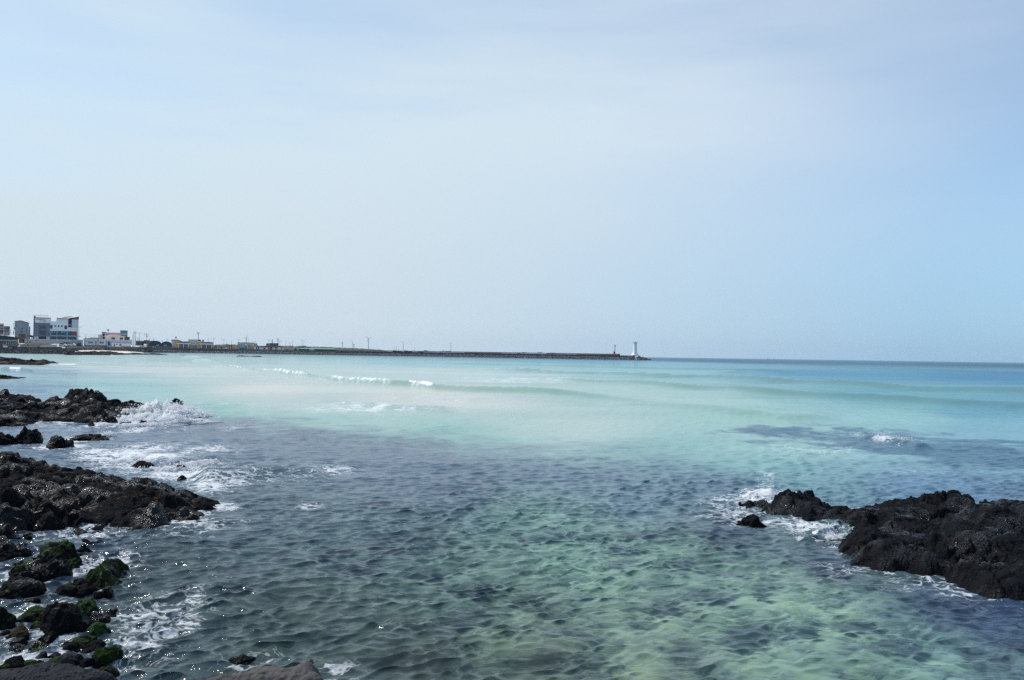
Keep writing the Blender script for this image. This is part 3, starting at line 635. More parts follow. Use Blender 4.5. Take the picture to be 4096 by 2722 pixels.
# ripples
r1 = n('ShaderNodeTexNoise', {'Vector': n('ShaderNodeVectorMath', {0: flat, 1: (.8, 1.5, 1)}, operation='MULTIPLY').outputs[0], 'Scale': 1.6, 'Detail': 3.0, 'Roughness': .5, 'Distortion': .4}).outputs['Fac']
r2 = n('ShaderNodeTexNoise', {'Vector': n('ShaderNodeVectorMath', {0: flat, 1: (.9, 1.3, 1)}, operation='MULTIPLY').outputs[0], 'Scale': 7.5, 'Detail': 2.0, 'Roughness': .55, 'Distortion': .4}).outputs['Fac']
b1 = n('ShaderNodeBump', {'Height': r1, 'Strength': .5, 'Distance': .09})
r3 = n('ShaderNodeTexNoise', {'Vector': flat, 'Scale': 34.0, 'Detail': 2.0, 'Roughness': .6}).outputs['Fac']
b2 = n('ShaderNodeBump', {'Height': n.math('ADD', r2, n.math('MULTIPLY', r3, .3)), 'Strength': n.math('ADD', .45, n.math('MULTIPLY', A('turb'), .85)), 'Distance': .016, 'Normal': b1.outputs[0]})
fr0 = n('ShaderNodeFresnel', {'IOR': 1.33, 'Normal': b2.outputs[0]}).outputs[0]
FC = A('cap')                               # a ruffled sea never mirrors fully at grazing angles
fres = n.math('MULTIPLY', FC, n.math('SUBTRACT', 1.0, n.math('POWER', math.e, n.math('DIVIDE', n.math('MULTIPLY', fr0, -1.0), FC))))
gl = n('ShaderNodeBsdfGlossy', {'Color': (1, 1, 1, 1), 'Roughness': .055, 'Normal': b2.outputs[0]}).outputs[0]
df = n('ShaderNodeBsdfDiffuse', {'Color': bed, 'Normal': (0, 0, 1)}).outputs[0]
tr = n('ShaderNodeBsdfTransparent', {'Color': (.72, .86, .84, 1)}).outputs[0]
def mixs(f, a, b):
    q = n('ShaderNodeMixShader'); 
    for i, v in enumerate((f, a, b)):
        if isinstance(v, bpy.types.NodeSocket): t.links.new(v, q.inputs[i])
        else: q.inputs[i].default_value = v
    return q.outputs[0]
water = mixs(fres, mixs(A('opac'), tr, df), gl)
# foam: lacework of bubbles where thin, solid where the wave breaks
fw = n('ShaderNodeTexNoise', {'Vector': flat, 'Scale': 1.3, 'Detail': 4.0}).outputs['Color']
fvec = n('ShaderNodeVectorMath', {0: n('ShaderNodeVectorMath', {0: flat, 1: (.62, 1.15, 1)}, operation='MULTIPLY').outputs[0], 1: n('ShaderNodeVectorMath', {0: fw, 'Scale': 1.1}, operation='SCALE').outputs[0]}, operation='ADD').outputs[0]
ve = n('ShaderNodeTexVoronoi', {'Vector': fvec, 'Scale': 3.4}, feature='DISTANCE_TO_EDGE').outputs['Distance']
ve2 = n('ShaderNodeTexVoronoi', {'Vector': fvec, 'Scale': 9.5}, feature='DISTANCE_TO_EDGE').outputs['Distance']
fn = n('ShaderNodeTexNoise', {'Vector': fvec, 'Scale': 4.2, 'Detail': 7.0, 'Roughness': .72}).outputs['Fac']
net = n.math('ADD', n.math('MULTIPLY', n.math('SUBTRACT', .20, ve), 1.3), n.math('ADD', n.math('MULTIPLY', n.math('SUBTRACT', .10, ve2), 1.2), n.math('MULTIPLY', n.math('SUBTRACT', fn, .5), 1.5)))
la = A('lace')
thr = n.math('ADD', n.math('MULTIPLY', la, .85), n.math('SUBTRACT', net, .39))
lm = n.math('MULTIPLY', n.ramp(thr, [(.0, (0, 0, 0)), (.14, (.45,) * 3), (.42, (.95,) * 3)]), n.ramp(la, [(.04, (0, 0, 0)), (.25, (1, 1, 1))]))
fm = n.math('MAXIMUM', lm, n.ramp(n.math('ADD', A('foam'), n.math('MULTIPLY', n.math('SUBTRACT', fn, .5), .6)), [(.35, (0, 0, 0)), (.6, (1, 1, 1))]))
fb = n('ShaderNodeBump', {'Height': fn, 'Strength': .8, 'Distance': .08, 'Normal': b1.outputs[0]})
fd = n('ShaderNodeBsdfDiffuse', {'Color': (.80, .82, .83, 1), 'Normal': fb.outputs[0]}).outputs[0]
t.links.new(mixs(n.math('MULTIPLY', fm, .93), water, fd), n('ShaderNodeOutputMaterial').inputs[0])
me.materials.clear(); me.materials.append(m)

# the bottom under the shallows
gx, gy = np.meshgrid(np.arange(-45, 46, .25), np.arange(-4, 62, .25))
dep = .55 + .035 * np.maximum(gy - 6, 0) + .25 * fbm(gx / 3, gy / 3, seed=500, oct=4)
f1, f2, idv = worley(gx / 1.1, gy / 1.1, seed=510)
dep -= .28 * np.clip(1 - f1 * 1.5, 0, 1) * (idv > .45)
dep = np.maximum(dep, .22)
m, t = nt('seabed_stones'); n = N(t)
pos = n('ShaderNodeNewGeometry').outputs['Position']
q = n('ShaderNodeTexNoise', {'Vector': pos, 'Scale': .8, 'Detail': 6.0, 'Roughness': .65}).outputs['Fac']
c = n.ramp(q, [(.36, (.035, .042, .035)), (.5, (.13, .14, .085)), (.58, (.30, .30, .19)), (.68, (.42, .40, .27))])
t.links.new(n('ShaderNodeBsdfPrincipled', {'Base Color': c, 'Roughness': .9}).outputs[0], n('ShaderNodeOutputMaterial').inputs[0])
sb = gridmesh('seabed', gx, gy, -dep, m); tag(sb, 'sandy seabed strewn with dark stones under the shallow water', 'seabed', kind='structure')

# ------------------------------------------------------------------ spray thrown up at the headland
def spray(label, blobs, seed, count, heads=7):
    rr = np.random.default_rng(seed)
    iv = np.array([(1, 0, 0), (-1, 0, 0), (0, 1, 0), (0, -1, 0), (0, 0, 1), (0, 0, -1)], float)
    fi = [(0, 2, 4), (2, 1, 4), (1, 3, 4), (3, 0, 4), (2, 0, 5), (1, 2, 5), (3, 1, 5), (0, 3, 5)]
    V = []; F = []
    tot = sum(b[5] for b in blobs)
    for (px, py, z0, hgt, wid, wt_) in blobs:
        c = G(px, py, 0)
        for k in range(int(count * wt_ / tot)):
            u = rr.random(); jet = math.sin(k % 7 * 1.7 + px) * .35
            h = hgt * (u ** 1.9) * (.75 + .5 * jet)
            spread = wid * (.55 + .5 * u)
            x = c[0] + (rr.normal() * .5 + jet * .5) * spread; y = c[1] + rr.normal() * spread * .35
            z = z0 + h + rr.normal() * .03
            big = rr.random(); s_ = c[1] / 40
            r = s_ * (.012 + .03 * big ** 3 + .075 * (1 - u) ** 2 * big ** 2)
            b = len(V)
            V += [tuple(p) for p in (iv * r * rr.uniform(.6, 1.4, size=3) + np.array([x, y, max(z, -.03)]))]
            F += [tuple(b + i for i in f) for f in fi]
    m = _mats.get('spray')
    if not m:
        m, t = nt('spray'); n = N(t)
        a = n('ShaderNodeBsdfDiffuse', {'Color': (.93, .94, .95, 1)}).outputs[0]; tl = n('ShaderNodeBsdfTranslucent', {'Color': (.93, .94, .95, 1)}).outputs[0]
        q = n('ShaderNodeMixShader', {0: .6, 1: a, 2: tl}); t.links.new(q.outputs[0], n('ShaderNodeOutputMaterial').inputs[0]); _mats['spray'] = m
    ico = bmesh.new(); bmesh.ops.create_icosphere(ico, subdivisions=4, radius=1); hv = np.array([v.co[:] for v in ico.verts]); hf = [tuple(v.index for v in f.verts) for f in ico.faces]; ico.free()
    for (px, py, z0, hgt, wid, wt_) in blobs:
        c = G(px, py, 0)
        for k in range(heads):
            o_ = np.array([c[0] + rr.normal() * wid * .38, c[1] + rr.normal() * wid * .3, z0])
            e_ = 1 - min(1, abs(o_[0] - c[0]) / wid); hh_ = hgt * (.35 + .5 * e_) * rr.uniform(.6, 1.05); ww = wid * rr.uniform(.14, .42)
            d_ = 1 + .45 * fbm(hv[:, 0] * 2.2 + k * 9 + px, hv[:, 1] * 2.2, hv[:, 2] * 2.2, seed=seed + k, oct=5, gain=.62)
            q = hv * d_[:, None] * np.array([ww, ww * .8, hh_]) + o_
            b = len(V); V += [tuple(p) for p in q]; F += [tuple(b + i for i in f) for f in hf]
    o = meshobj('wave_spray', V, F, m, smooth=True)
    return tag(o, label, 'spray', kind='stuff')
spray('white spray bursting over the rocks at the end of the flat headland', [(600, 1668, 0, .7, 1.3, 1.2), (640, 1658, 0, .80, 1.5, 1.3), (690, 1662, 0, .6, 1.7, 1.2), (740, 1670, 0, .4, 1.5, .7), (560, 1690, 0, .45, 1.2, .7), (640, 1690, 0, .45, 2.2, .9), (540, 1702, 0, .2, 1.6, .5)], 3, 9000, 15)
spray('low white surge foaming round the two dark rocks left of centre', [(720, 1880, 0, .22, .9, 1), (800, 1865, 0, .2, .8, .5), (560, 1850, 0, .16, 1.2, .8), (430, 1745, 0, .22, .4, .3), (690, 1860, 0, .3, .5, .4)], 4, 2500, 3)
spray('white froth breaking at the tip of the right outcrop', [(3060, 1984, 0, .16, .5, 1), (3010, 1990, 0, .1, .5, .6), (3340, 2120, 0, .14, .35, .7), (3280, 2150, 0, .10, .5, .7)], 5, 900, 3)
spray('white breaker tumbling over the hidden reef at the right', [(3490, 1746, 0, .18, .9, 1), (3570, 1760, 0, .16, .9, .8), (3650, 1784, 0, .10, .9, .4)], 6, 900, 0)

# ================================================================== THE FAR SHORE
def pmat(key, r, g, b, rough=.7, var=.07, scale=.8, k=1.0, **kw): return mat(key, srgb(r, g, b) * k, rough, var, scale, **kw)
WHITE = pmat('white_render', 232, 232, 230, var=.05); OFF = pmat('pale_grey_render', 200, 202, 204); SLATE = pmat('slate_cladding', 112, 114, 126)
GREY = pmat('grey_render', 140, 150, 158); DGREY = pmat('dark_grey_render', 84, 92, 104); BRICK = pmat('brown_brick', 132, 106, 92); BEIGE = pmat('beige_stone', 206, 196, 178)
GLASS = mat('dark_glass', (.035, .05, .065), .12, .2, .3, spec=.6); TEAL = pmat('teal_metal', 130, 172, 182); RED = pmat('red_paint', 168, 62, 58); NAVY = pmat('navy_roofing', 34, 44, 60)
DARK = pmat('dark_paint_and_shade', 40, 44, 52); ROOFP = pmat('pinkish_roof_sheet', 206, 196, 192); SOLAR = mat('solar_glass', (.30, .36, .42), .25, .15, .3, spec=.6); ORANGE = pmat('orange_tiles', 188, 112, 88, scale=2.0, var=.2)  # DARK: dark paint, and shade coloured in where openings and undersides are
CREAM = pmat('cream_wall', 230, 226, 212); BLUE = pmat('blue_paint', 52, 92, 168); LILAC = pmat('lilac_grey_panel', 188, 190, 202); YELLOW = pmat('yellow_ochre_wall', 214, 164, 78); REDBR = pmat('red_brown_brick', 118, 62, 52)
TEALROOF = pmat('teal_sheet', 92, 132, 136); NAVYW = pmat('navy_sheet_wall', 36, 48, 64); CONC = pmat('weathered_concrete', 104, 98, 94, var=.22, scale=.25); CONCD = pmat('dark_seawall_concrete', 66, 66, 72, var=.25, scale=.25)
PARAP = pmat('sandy_parapet_concrete', 156, 138, 122, var=.2, scale=.2); GREENR = pmat('sea_green_roof_sheet', 112, 176, 150); DGREEN = pmat('dark_green_wall', 40, 62, 60); STEEL = pmat('grey_steel', 120, 124, 128, metal=.0); POLE = pmat('concrete_pole', 112, 108, 104)
WHITEP = pmat('white_gloss_paint', 240, 240, 238, rough=.35, var=.03); BLACK = pmat('black_rubber', 24, 24, 26); WOOD = pmat('brown_timber', 122, 88, 62); REDR = pmat('red_brown_tiles', 150, 76, 62, scale=2.0, var=.2); STRAW = pmat('dry_grass_bank', 176, 156, 120, var=.3, scale=1.5)
SANDM = pmat('white_sand', 236, 224, 204, var=.08, scale=.2); LANDM = pmat('paved_and_grassy_ground', 140, 134, 118, var=.25, scale=.05)
SKINM = pmat('skin', 214, 168, 140); SHIRTS = [pmat('white_shirt', 230, 230, 230), pmat('dark_coat', 40, 40, 48), pmat('red_shirt', 180, 60, 60)]; TROUS = pmat('dark_trousers', 52, 56, 70); HAIR = pmat('black_hair', 26, 22, 20)
MATS = dict(white=WHITE, off=OFF, slate=SLATE, grey=GREY, dgrey=DGREY, brick=BRICK, beige=BEIGE, glass=GLASS, teal=TEAL, red=RED, navy=NAVY, dark=DARK, roofp=ROOFP, solar=SOLAR, orange=ORANGE, cream=CREAM, blue=BLUE, lilac=LILAC, yellow=YELLOW, redbr=REDBR, tealroof=TEALROOF, navyw=NAVYW, conc=CONC, concd=CONCD, greenr=GREENR, dgreen=DGREEN, steel=STEEL, whitep=WHITEP, wood=WOOD, redr=REDR, straw=STRAW, black=BLACK)

c1 = lambda x, y: (x / 5.9, 1220 + y / 5.9)
c2 = lambda x, y: (300 + x / 5.9, 1220 + y / 5.9)
c3 = lambda x, y: (600 + x / 5.9, 1300 + y / 5.9)
c4 = lambda x, y: (950 + x / 5.9, 1300 + y / 5.9)
c5 = lambda x, y: (1300 + x / 5.9, 1320 + y / 5.9)
c6 = lambda x, y: (1650 + x / 5.9, 1340 + y / 5.9)
c7 = lambda x, y: (2000 + x / 5.9, 1340 + y / 5.9)
c8 = lambda x, y: (2380 + x / 7.8667, 1340 + y / 7.8667)

FR = [0.0, 1.0]                              # bearing frame of the thing being built: centre x, distance
def xz(c, x, y, d):
    p = P(*c(x, y), d); return p[0], p[2]
def turn(v):                                # a building stands square to the sight line from the bay
    xc, d = FR; th = math.atan2(xc, d); ct, st = math.cos(th), math.sin(th); out = []
    for x, y, z in v:
        q = y - d; u = (x - xc) * ct * (1 + q / d); out.append((xc + u * ct + q * st, d - u * st + q * ct, z))
    return out
def shape(c, sh, d, near, far):
    """a rectangle (x0, x1, y0, y1) or an outline, seen at the distance d, given a real depth from near to far"""
    mb = MB()
    if isinstance(sh, tuple):
        x0, x1, y0, y1 = sh; ym = (y0 + y1) / 2; xm = (x0 + x1) / 2
        mb.box(xz(c, x0, ym, d)[0], xz(c, x1, ym, d)[0], d + near, d + far, xz(c, xm, y1, d)[1], xz(c, xm, y0, d)[1])
    else: mb.prism([xz(c, x, y, d) for x, y in sh], d + near, d + far)
    mb.v = turn(mb.v); return mb
def thing(c, name, label, cat, d, foot, parts, group=None):
    """foot: the point it stands on; parts: (name, material, shape, near, far, [sub-parts])"""
    p = P(*c(*foot), d); root = empty(name, p, label, cat, group); FR[:] = [p[0], d]
    for q in parts:
        o = shape(c, q[2], d, q[3], q[4]).build(q[0], MATS[q[1]], root)
        for s_ in (q[5] if len(q) > 5 else ()): shape(c, s_[2], d, s_[3], s_[4]).build(s_[0], MATS[s_[1]], root, parent=o)
    return root
def surf(c, root, name, m, pts, thick=.3, parent=None):
    """a sloping sheet through (x, y, distance) points, with thickness"""
    v = []
    for a, b, dd_ in pts:
        p = P(*c(a, b), dd_); v.append((p[0] * FR[1] / dd_, dd_, p[2]))
    v = [np.array(q) for q in turn(v)]; k = len(v)
    mb = MB(); w = v + [p - np.array([0, 0, thick]) for p in v]
    mb.add(w, [tuple(range(k)), tuple(range(2 * k - 1, k - 1, -1))] + [(i, (i + 1) % k, k + (i + 1) % k, k + i) for i in range(k)])
    return mb.build(name, MATS[m], root, parent=parent)

# ---- ground, sand, walls
def strip(name, cols, m, **kw):             # cols: list of lists of world points
    n_ = len(cols[0]); V = [p for c_ in cols for p in c_]
    F = [(i * n_ + j, (i + 1) * n_ + j, (i + 1) * n_ + j + 1, i * n_ + j + 1) for i in range(len(cols) - 1) for j in range(n_ - 1)]
    return tag(meshobj(name, V, F, m), **kw)
front = [(-900, 452, 3.55), (-400, 452, 3.55), (0, 452, 3.55), (150, 456, 3.6), (255, 470, 4.0), (275, 560, 4.6), (300, 610, 4.7), (400, 700, 4.9), (500, 790, 5.0), (600, 860, 5.0), (700, 920, 5.0), (1000, 931, 4.9), (1196, 931, 4.5), (1345, 931, 4.1)]
cols = []
for px, d, z in front:
    x = P(px, 1390, d)[0]; tt_ = x / d
    cols.append([(x, d, z)] + [(tt_ * (d + q), d + q, z + zz_) for q, zz_ in ((18, .3), (60, .5), (400, 1.0), (1500, 1.5), (2600, 2.5))])
strip('ground', cols, LANDM, label='flat built up land behind the seawall', cat='ground', kind='structure')
sc_ = []
for px, d0, d1, zt in ((255, 470, 480, 2.0), (280, 500, 575, 2.2), (300, 520, 612, 2.2), (350, 530, 655, 2.2), (400, 540, 702, 2.2), (450, 552, 745, 2.0), (500, 560, 790, 1.6), (545, 720, 820, .9), (575, 815, 842, .3)):
    t0_ = P(px, 1400, 1.0)[0]
    sc_.append([(t0_ * d, d, z) for d, z in ((d0, -.3), (d0 * .5 + d1 * .5, zt * .55), (d1 + 2, zt))])
strip('sand_beach', sc_, SANDM, label='small beach of white sand below the seawall', cat='beach', kind='structure')

def wallrun(name, label, cat, pts, thick, m, base=-.6, parts=()):
    """pts: (photograph x, distance, top height)"""
    w = [(P(px, 1400, 1.0)[0] * d, d, z) for px, d, z in pts]
    root = empty(name, (w[0][0], w[0][1], 0), label, cat)
    V = []; F = []
    for x, y, z in w: V += [(x, y, base), (x, y, z), (x, y + thick, z), (x, y + thick, base)]
    for i in range(len(w) - 1):
        for j in range(4): F.append((4 * i + j, 4 * i + 4 + j, 4 * i + 4 + (j + 1) % 4, 4 * i + (j + 1) % 4))
    F += [(0, 1, 2, 3), tuple(4 * len(w) - 4 + j for j in (3, 2, 1, 0))]
    MB().add(V, F).build('wall', m, root)
    for nm, mm, off, dz0, dz1, th in parts:
        V = []; F = []
        for x, y, z in w: V += [(x, y + off, z + dz0), (x, y + off, z + dz1), (x, y + off + th, z + dz1), (x, y + off + th, z + dz0)]
        for i in range(len(w) - 1):
            for j in range(4): F.append((4 * i + j, 4 * i + 4 + j, 4 * i + 4 + (j + 1) % 4, 4 * i + (j + 1) % 4))
        F += [(0, 1, 2, 3), tuple(4 * len(w) - 4 + j for j in (3, 2, 1, 0))]
        MB().add(V, F).build(nm, mm, root)
    return root
wallrun('seawall', 'brown grey concrete seawall running behind the sand beach and along the town', 'wall',
        [(262, 505, 4.7), (275, 562, 5.0), (300, 611, 5.1), (400, 701, 5.45), (500, 791, 5.6), (600, 861, 5.65), (700, 921, 5.6), (850, 930, 5.5), (1000, 930, 5.3), (1196, 930, 4.9), (1346, 930, 4.7)], .7, CONC, parts=[('coping', CONCD, -.12, 0, .18, .95)])
wallrun('revetment_wall', 'low dark kerb wall on top of the boulder slope at the far left', 'wall', [(-600, 451, 3.9), (0, 451, 3.9), (150, 455, 3.9), (240, 468, 4.1)], .5, CONCD)
bw = wallrun('breakwater', 'long grey breakwater running out from the town to the white lighthouse', 'breakwater',
        [(1346, 930, 4.75), (1650, 930, 4.7), (2000, 930, 4.65), (2400, 930, 4.65), (2521, 930, 4.6)], 1.2, CONCD)
w0 = P(1346, 1400, 930); w1 = P(2521, 1400, 930)
ox, oy = bw.location.x, bw.location.y
MB().box(w0[0], w1[0], 931.2, 966, -.6, 4.05).build('deck', CONC, bw)
MB().box(w0[0] - 2, P(2479, 1400, 964)[0], 962.5, 964.5, 4.05, 6.45).build('parapet', PARAP, bw)
MB().box(P(2472, 1400, 958)[0], P(2479, 1400, 958)[0] , 955, 962.4, 4.05, 6.55).build('parapet_end', CONCD, bw)
MB().box(P(1345, 1400, 1050)[0], P(1660, 1400, 1050)[0], 1050, 1052, -.5, 6.6).build('quay_wall', PARAP, None)
qw = bpy.data.objects['quay_wall']; tag(qw, 'sandy coloured harbour wall beyond the start of the breakwater', 'wall')

# ---- buildings, left to right
R_ = lambda *a: tuple(a)
thing(c1, 'brick_building', 'banded brown brick building cut by the left edge', 'building', 486, (40, 655),
      [('wall', 'brick', R_(-260, 88, 470, 700), 0, 12), ('cornice', 'beige', R_(-262, 90, 440, 470), -.4, 12.2), ('band', 'beige', R_(-262, 90, 520, 535), -.2, 0), ('band', 'beige', R_(-262, 90, 578, 592), -.2, 0), ('window', 'glass', R_(5, 82, 594, 648), -.15, 0), ('window', 'glass', R_(-120, -40, 594, 648), -.15, 0)])
thing(c1, 'grey_house', 'small grey house between the brick building and the tall grey block', 'building', 500, (165, 705),
      [('wall', 'grey', R_(90, 232, 520, 720), 0, 10), ('roof', 'off', [(84, 522), (100, 500), (215, 504), (238, 522)], -.5, 10.5), ('window', 'glass', R_(138, 195, 538, 570), -.12, 0), ('shaft', 'dgrey', R_(208, 236, 510, 560), -.4, 0)])
thing(c1, 'rooftop_sign', 'pale signboard with red lettering standing over the dark cafe roof', 'sign', 462, (140, 735),
      [('panel', 'cream', R_(95, 186, 664, 728), 0, .3), ('post', 'steel', R_(108, 113, 726, 760), .1, .25), ('post', 'steel', R_(168, 173, 726, 760), .1, .25)] +
      [('lettering', 'red', R_(104 + 15 * i, 113 + 15 * i, 676 + (i % 2) * 4, 700), -.06, 0) for i in range(5)] + [('lettering', 'red', R_(112 + 16 * i, 121 + 16 * i, 706, 720), -.06, 0) for i in range(4)])
thing(c1, 'cafe_building', 'low cafe with a dark sloping roof and a row of white framed glass doors', 'building', 458, (200, 985),
      [('wall', 'brick', R_(-260, 425, 780, 1000), 0, 10), ('roof', 'navy', [(-262, 706), (0, 716), (432, 772), (432, 792), (0, 826), (-262, 826)], -2.0, 10.5), ('fascia', 'off', R_(-262, 395, 830, 846), -1.9, -1.5), ('glazing', 'glass', R_(-120, 385, 860, 975), -.15, 0, [('mullion', 'white', R_(145 + 46 * i, 153 + 46 * i, 860, 975), -.3, -.16) for i in range(6)]), ('window', 'glass', R_(-250, -130, 870, 950), -.15, 0)])
thing(c1, 'apartment_block', 'tall grey gabled apartment block with few windows', 'building', 525, (515, 800),
      [('wall', 'grey', [(350, 812), (350, 398), (490, 378), (682, 430), (682, 812)], 0, 14), ('roof', 'dgrey', [(344, 402), (344, 388), (490, 368), (690, 422), (690, 438), (490, 382)], -.4, 14.4), ('side_wing', 'dgrey', R_(684, 712, 508, 812), 1, 12), ('drainpipe', 'off', R_(484, 492, 392, 470), -.2, 0), ('ledge', 'off', R_(430, 545, 518, 528), -.25, 0), ('ledge', 'off', R_(398, 500, 472, 480), -.25, 0),
       ('window', 'glass', R_(506, 536, 544, 566), -.12, 0), ('window', 'glass', R_(506, 536, 628, 650), -.12, 0), ('window', 'glass', R_(625, 642, 596, 612), -.12, 0), ('entrance', 'dark', R_(552, 596, 735, 812), -.15, 0), ('panel', 'white', R_(402, 412, 560, 610), -.1, 0)])
thing(c1, 'low_brick_annex', 'low brown annex at the foot of the tall grey apartment block', 'building', 505, (520, 860),
      [('wall', 'brick', R_(440, 600, 700, 905), 0, 9), ('roof', 'dgrey', R_(434, 606, 690, 702), -.4, 9.3), ('signboard', 'blue', R_(558, 602, 735, 756), -.3, -.05), ('door', 'dark', R_(546, 594, 830, 905), -.1, 0)])
# main building
MBD = 500
mb_ = thing(c1, 'office_building', 'white and slate grey four storey building with glazed lower floors and tilted roofs', 'building', MBD, (1340, 815),
      [('wall', 'white', [(830, 838), (830, 318), (1203, 318), (1208, 392), (1330, 392), (1336, 320), (1612, 326), (1860, 345), (1860, 838)], 0, 13),
       ('side_wall', 'dgrey', R_(797, 829, 262, 838), 1.0, 12.6),
       ('cladding', 'slate', R_(818, 1178, 435, 752), -.5, -.02, [('window', 'glass', R_(925, 1092, 500, 570), -.62, -.52), ('window', 'glass', R_(920, 1092, 605, 712), -.62, -.52)]),
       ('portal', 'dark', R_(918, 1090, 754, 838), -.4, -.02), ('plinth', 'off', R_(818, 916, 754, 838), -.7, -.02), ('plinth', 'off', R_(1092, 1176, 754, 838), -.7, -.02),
       ('window', 'glass', R_(1183, 1242, 480, 566), -.14, 0), ('window', 'glass', R_(1290, 1326, 485, 525), -.14, 0), ('window', 'glass', R_(1366, 1403, 485, 525), -.14, 0), ('window', 'glass', R_(1442, 1480, 485, 525), -.14, 0), ('window', 'glass', R_(1521, 1586, 488, 574), -.14, 0),
       ('recess_shade_plate', 'dark', R_(1612, 1696, 336, 527), -.12, 0, [('louvre', 'slate', R_(1618, 1690, 450, 490), -.2, -.13)]), ('panel', 'off', R_(1698, 1850, 342, 532), -.4, -.02),  # dark plate proud of the wall, painted as the shade of a recess
       ('glazing', 'glass', R_(1185, 1815, 622, 838), -.2, 0, [('column', 'teal', R_(1334, 1352, 622, 836), -.4, -.22), ('column', 'teal', R_(1572, 1602, 622, 836), -.4, -.22), ('balcony_rail', 'teal', R_(1186, 1814, 720, 752), -.8, -.45), ('banner', 'red', R_(1705, 1814, 630, 720), -.4, -.22), ('mullion', 'teal', R_(1186, 1196, 622, 836), -.4, -.22)] +
          [('blind', 'off', R_(a, a + 12, 634, 658), -.3, -.22) for a in (1212, 1230, 1290, 1452, 1470, 1500, 1528)]),
       ('underside_shade_paint', 'dark', [(1612, 332), (1868, 282), (1862, 350), (1700, 340)], -.3, -.02), ('strut', 'off', [(1750, 312), (1758, 310), (1796, 342), (1786, 342)], -.5, -.32), ('strut', 'off', [(1800, 302), (1808, 300), (1846, 342), (1836, 342)], -.5, -.32),  # dark panel painted as the shade under the tilted roof
       ('fascia', 'wood', R_(838, 1204, 306, 322), -1.1, -.9), ('fascia', 'wood', [(1334, 330), (1334, 312), (1612, 318), (1612, 334)], -1.1, -.9), ('fascia', 'wood', [(1612, 334), (1612, 318), (1876, 268), (1876, 282)], -1.3, -1.1),
       ('lettering', 'slate', R_(866, 872, 340, 362), -.1, 0)] +
      [('lettering', 'slate', R_(878 + 11 * i, 884 + 11 * i, 340 + (i * 7 % 3) * 4, 362), -.1, 0) for i in range(13)] + [('lettering', 'slate', R_(946 + 10 * i, 952 + 10 * i, 380, 393), -.1, 0) for i in range(5)] +
      [('emblem', 'greenr', [(1028, 360), (1040, 344), (1068, 350), (1058, 363)], -.1, 0)] + [('lettering', 'orange', [(1014 + 20 * i, 398), (1016 + 20 * i, 378 + 4 * (i % 2)), (1030 + 20 * i, 376), (1032 + 20 * i, 400)], -.1, 0) for i in range(4)])
surf(c1, mb_, 'roof', 'roofp', [(838, 312, MBD - 1), (1206, 312, MBD - 1), (1162, 240, MBD + 12), (797, 238, MBD + 12)])
surf(c1, mb_, 'solar_panel', 'solar', [(850, 276, MBD + 5), (1160, 278, MBD + 5), (1140, 247, MBD + 10.5), (840, 245, MBD + 10.5)], .12)
rf = surf(c1, mb_, 'roof', 'roofp', [(1334, 316, MBD - 1), (1612, 322, MBD - 1), (1876, 270, MBD - 1), (1740, 258, MBD + 11), (1470, 280, MBD + 11)])
surf(c1, mb_, 'solar_panel', 'solar', [(1452, 292, MBD + 4), (1606, 296, MBD + 4), (1738, 272, MBD + 4.5), (1600, 262, MBD + 9.5)], .12)
thing(c1, 'wall_bracket', 'thin bracket arm and box on the right end of the main white building', 'bracket', 499, (1880, 750),
      [('arm', 'steel', [(1862, 552), (1862, 546), (1972, 488), (1972, 492)], 0, .2), ('stay', 'steel', [(1872, 560), (1876, 560), (1888, 735), (1884, 735)], 0, .2), ('box', 'off', R_(1860, 1898, 732, 758), 0, 1.2)])
thing(c1, 'parking_terrace', 'pale walled parking terrace with a ramp and open bays below the main building', 'terrace', 480, (1300, 975),
      [('wall', 'lilac', [(600, 920), (600, 815), (1968, 825), (1968, 980), (1390, 980), (1390, 915), (1215, 920)], 0, 22), ('parapet', 'beige', [(660, 836), (660, 806), (1970, 826), (1970, 858)], -.3, .3), ('ramp_wall', 'beige', [(1110, 912), (1250, 905), (1660, 850), (1660, 868), (1220, 932)], -1.2, -.05),
       ('bay', 'dark', R_(1412, 1655, 893, 972), -.12, 0), ('bay', 'dark', R_(1688, 1928, 893, 972), -.12, 0, [('door', 'wood', R_(1860, 1922, 898, 968), -.2, -.13), ('shutter', 'off', R_(1765, 1856, 902, 945), -.2, -.13)]), ('pillar', 'white', R_(1388, 1412, 888, 976), -.7, -.02), ('pillar', 'white', R_(1656, 1688, 885, 976), -.7, -.02), ('pillar', 'white', R_(1928, 1970, 880, 976), -.7, -.02), ('parking_sign', 'blue', R_(710, 740, 868, 902), -.15, 0)])  # bays are dark plates on the wall, coloured as the shade inside
thing(c1, 'grassy_bank', 'dry straw coloured bank and low wall between the terrace and the black boulders', 'bank', 466, (900, 965),
      [('bank', 'straw', [(480, 990), (490, 935), (560, 918), (700, 910), (790, 914), (880, 905), (960, 912), (1060, 906), (1140, 918), (1222, 914), (1232, 936), (1150, 952), (1160, 990)], 0, 6), ('low_wall', 'beige', [(950, 1000), (950, 962), (1370, 936), (1352, 970), (1330, 1000)], -1.0, -.05), ('kerb', 'off', R_(470, 780, 985, 1000), -1.4, -1.05)])
thing(c1, 'domed_kiosk', 'small glass domed kiosk with an orange band in front of the cafe', 'kiosk', 449, (100, 1000),
      [('base', 'white', R_(76, 178, 968, 1004), 0, 2.5), ('band', 'orange', R_(48, 154, 924, 962), -.2, 2.6), ('dome', 'glass', [(56, 924), (56, 880), (68, 850), (88, 834), (112, 842), (128, 870), (130, 924)], 0, 2.4), ('finial', 'steel', R_(84, 90, 820, 838), 1, 1.2)])
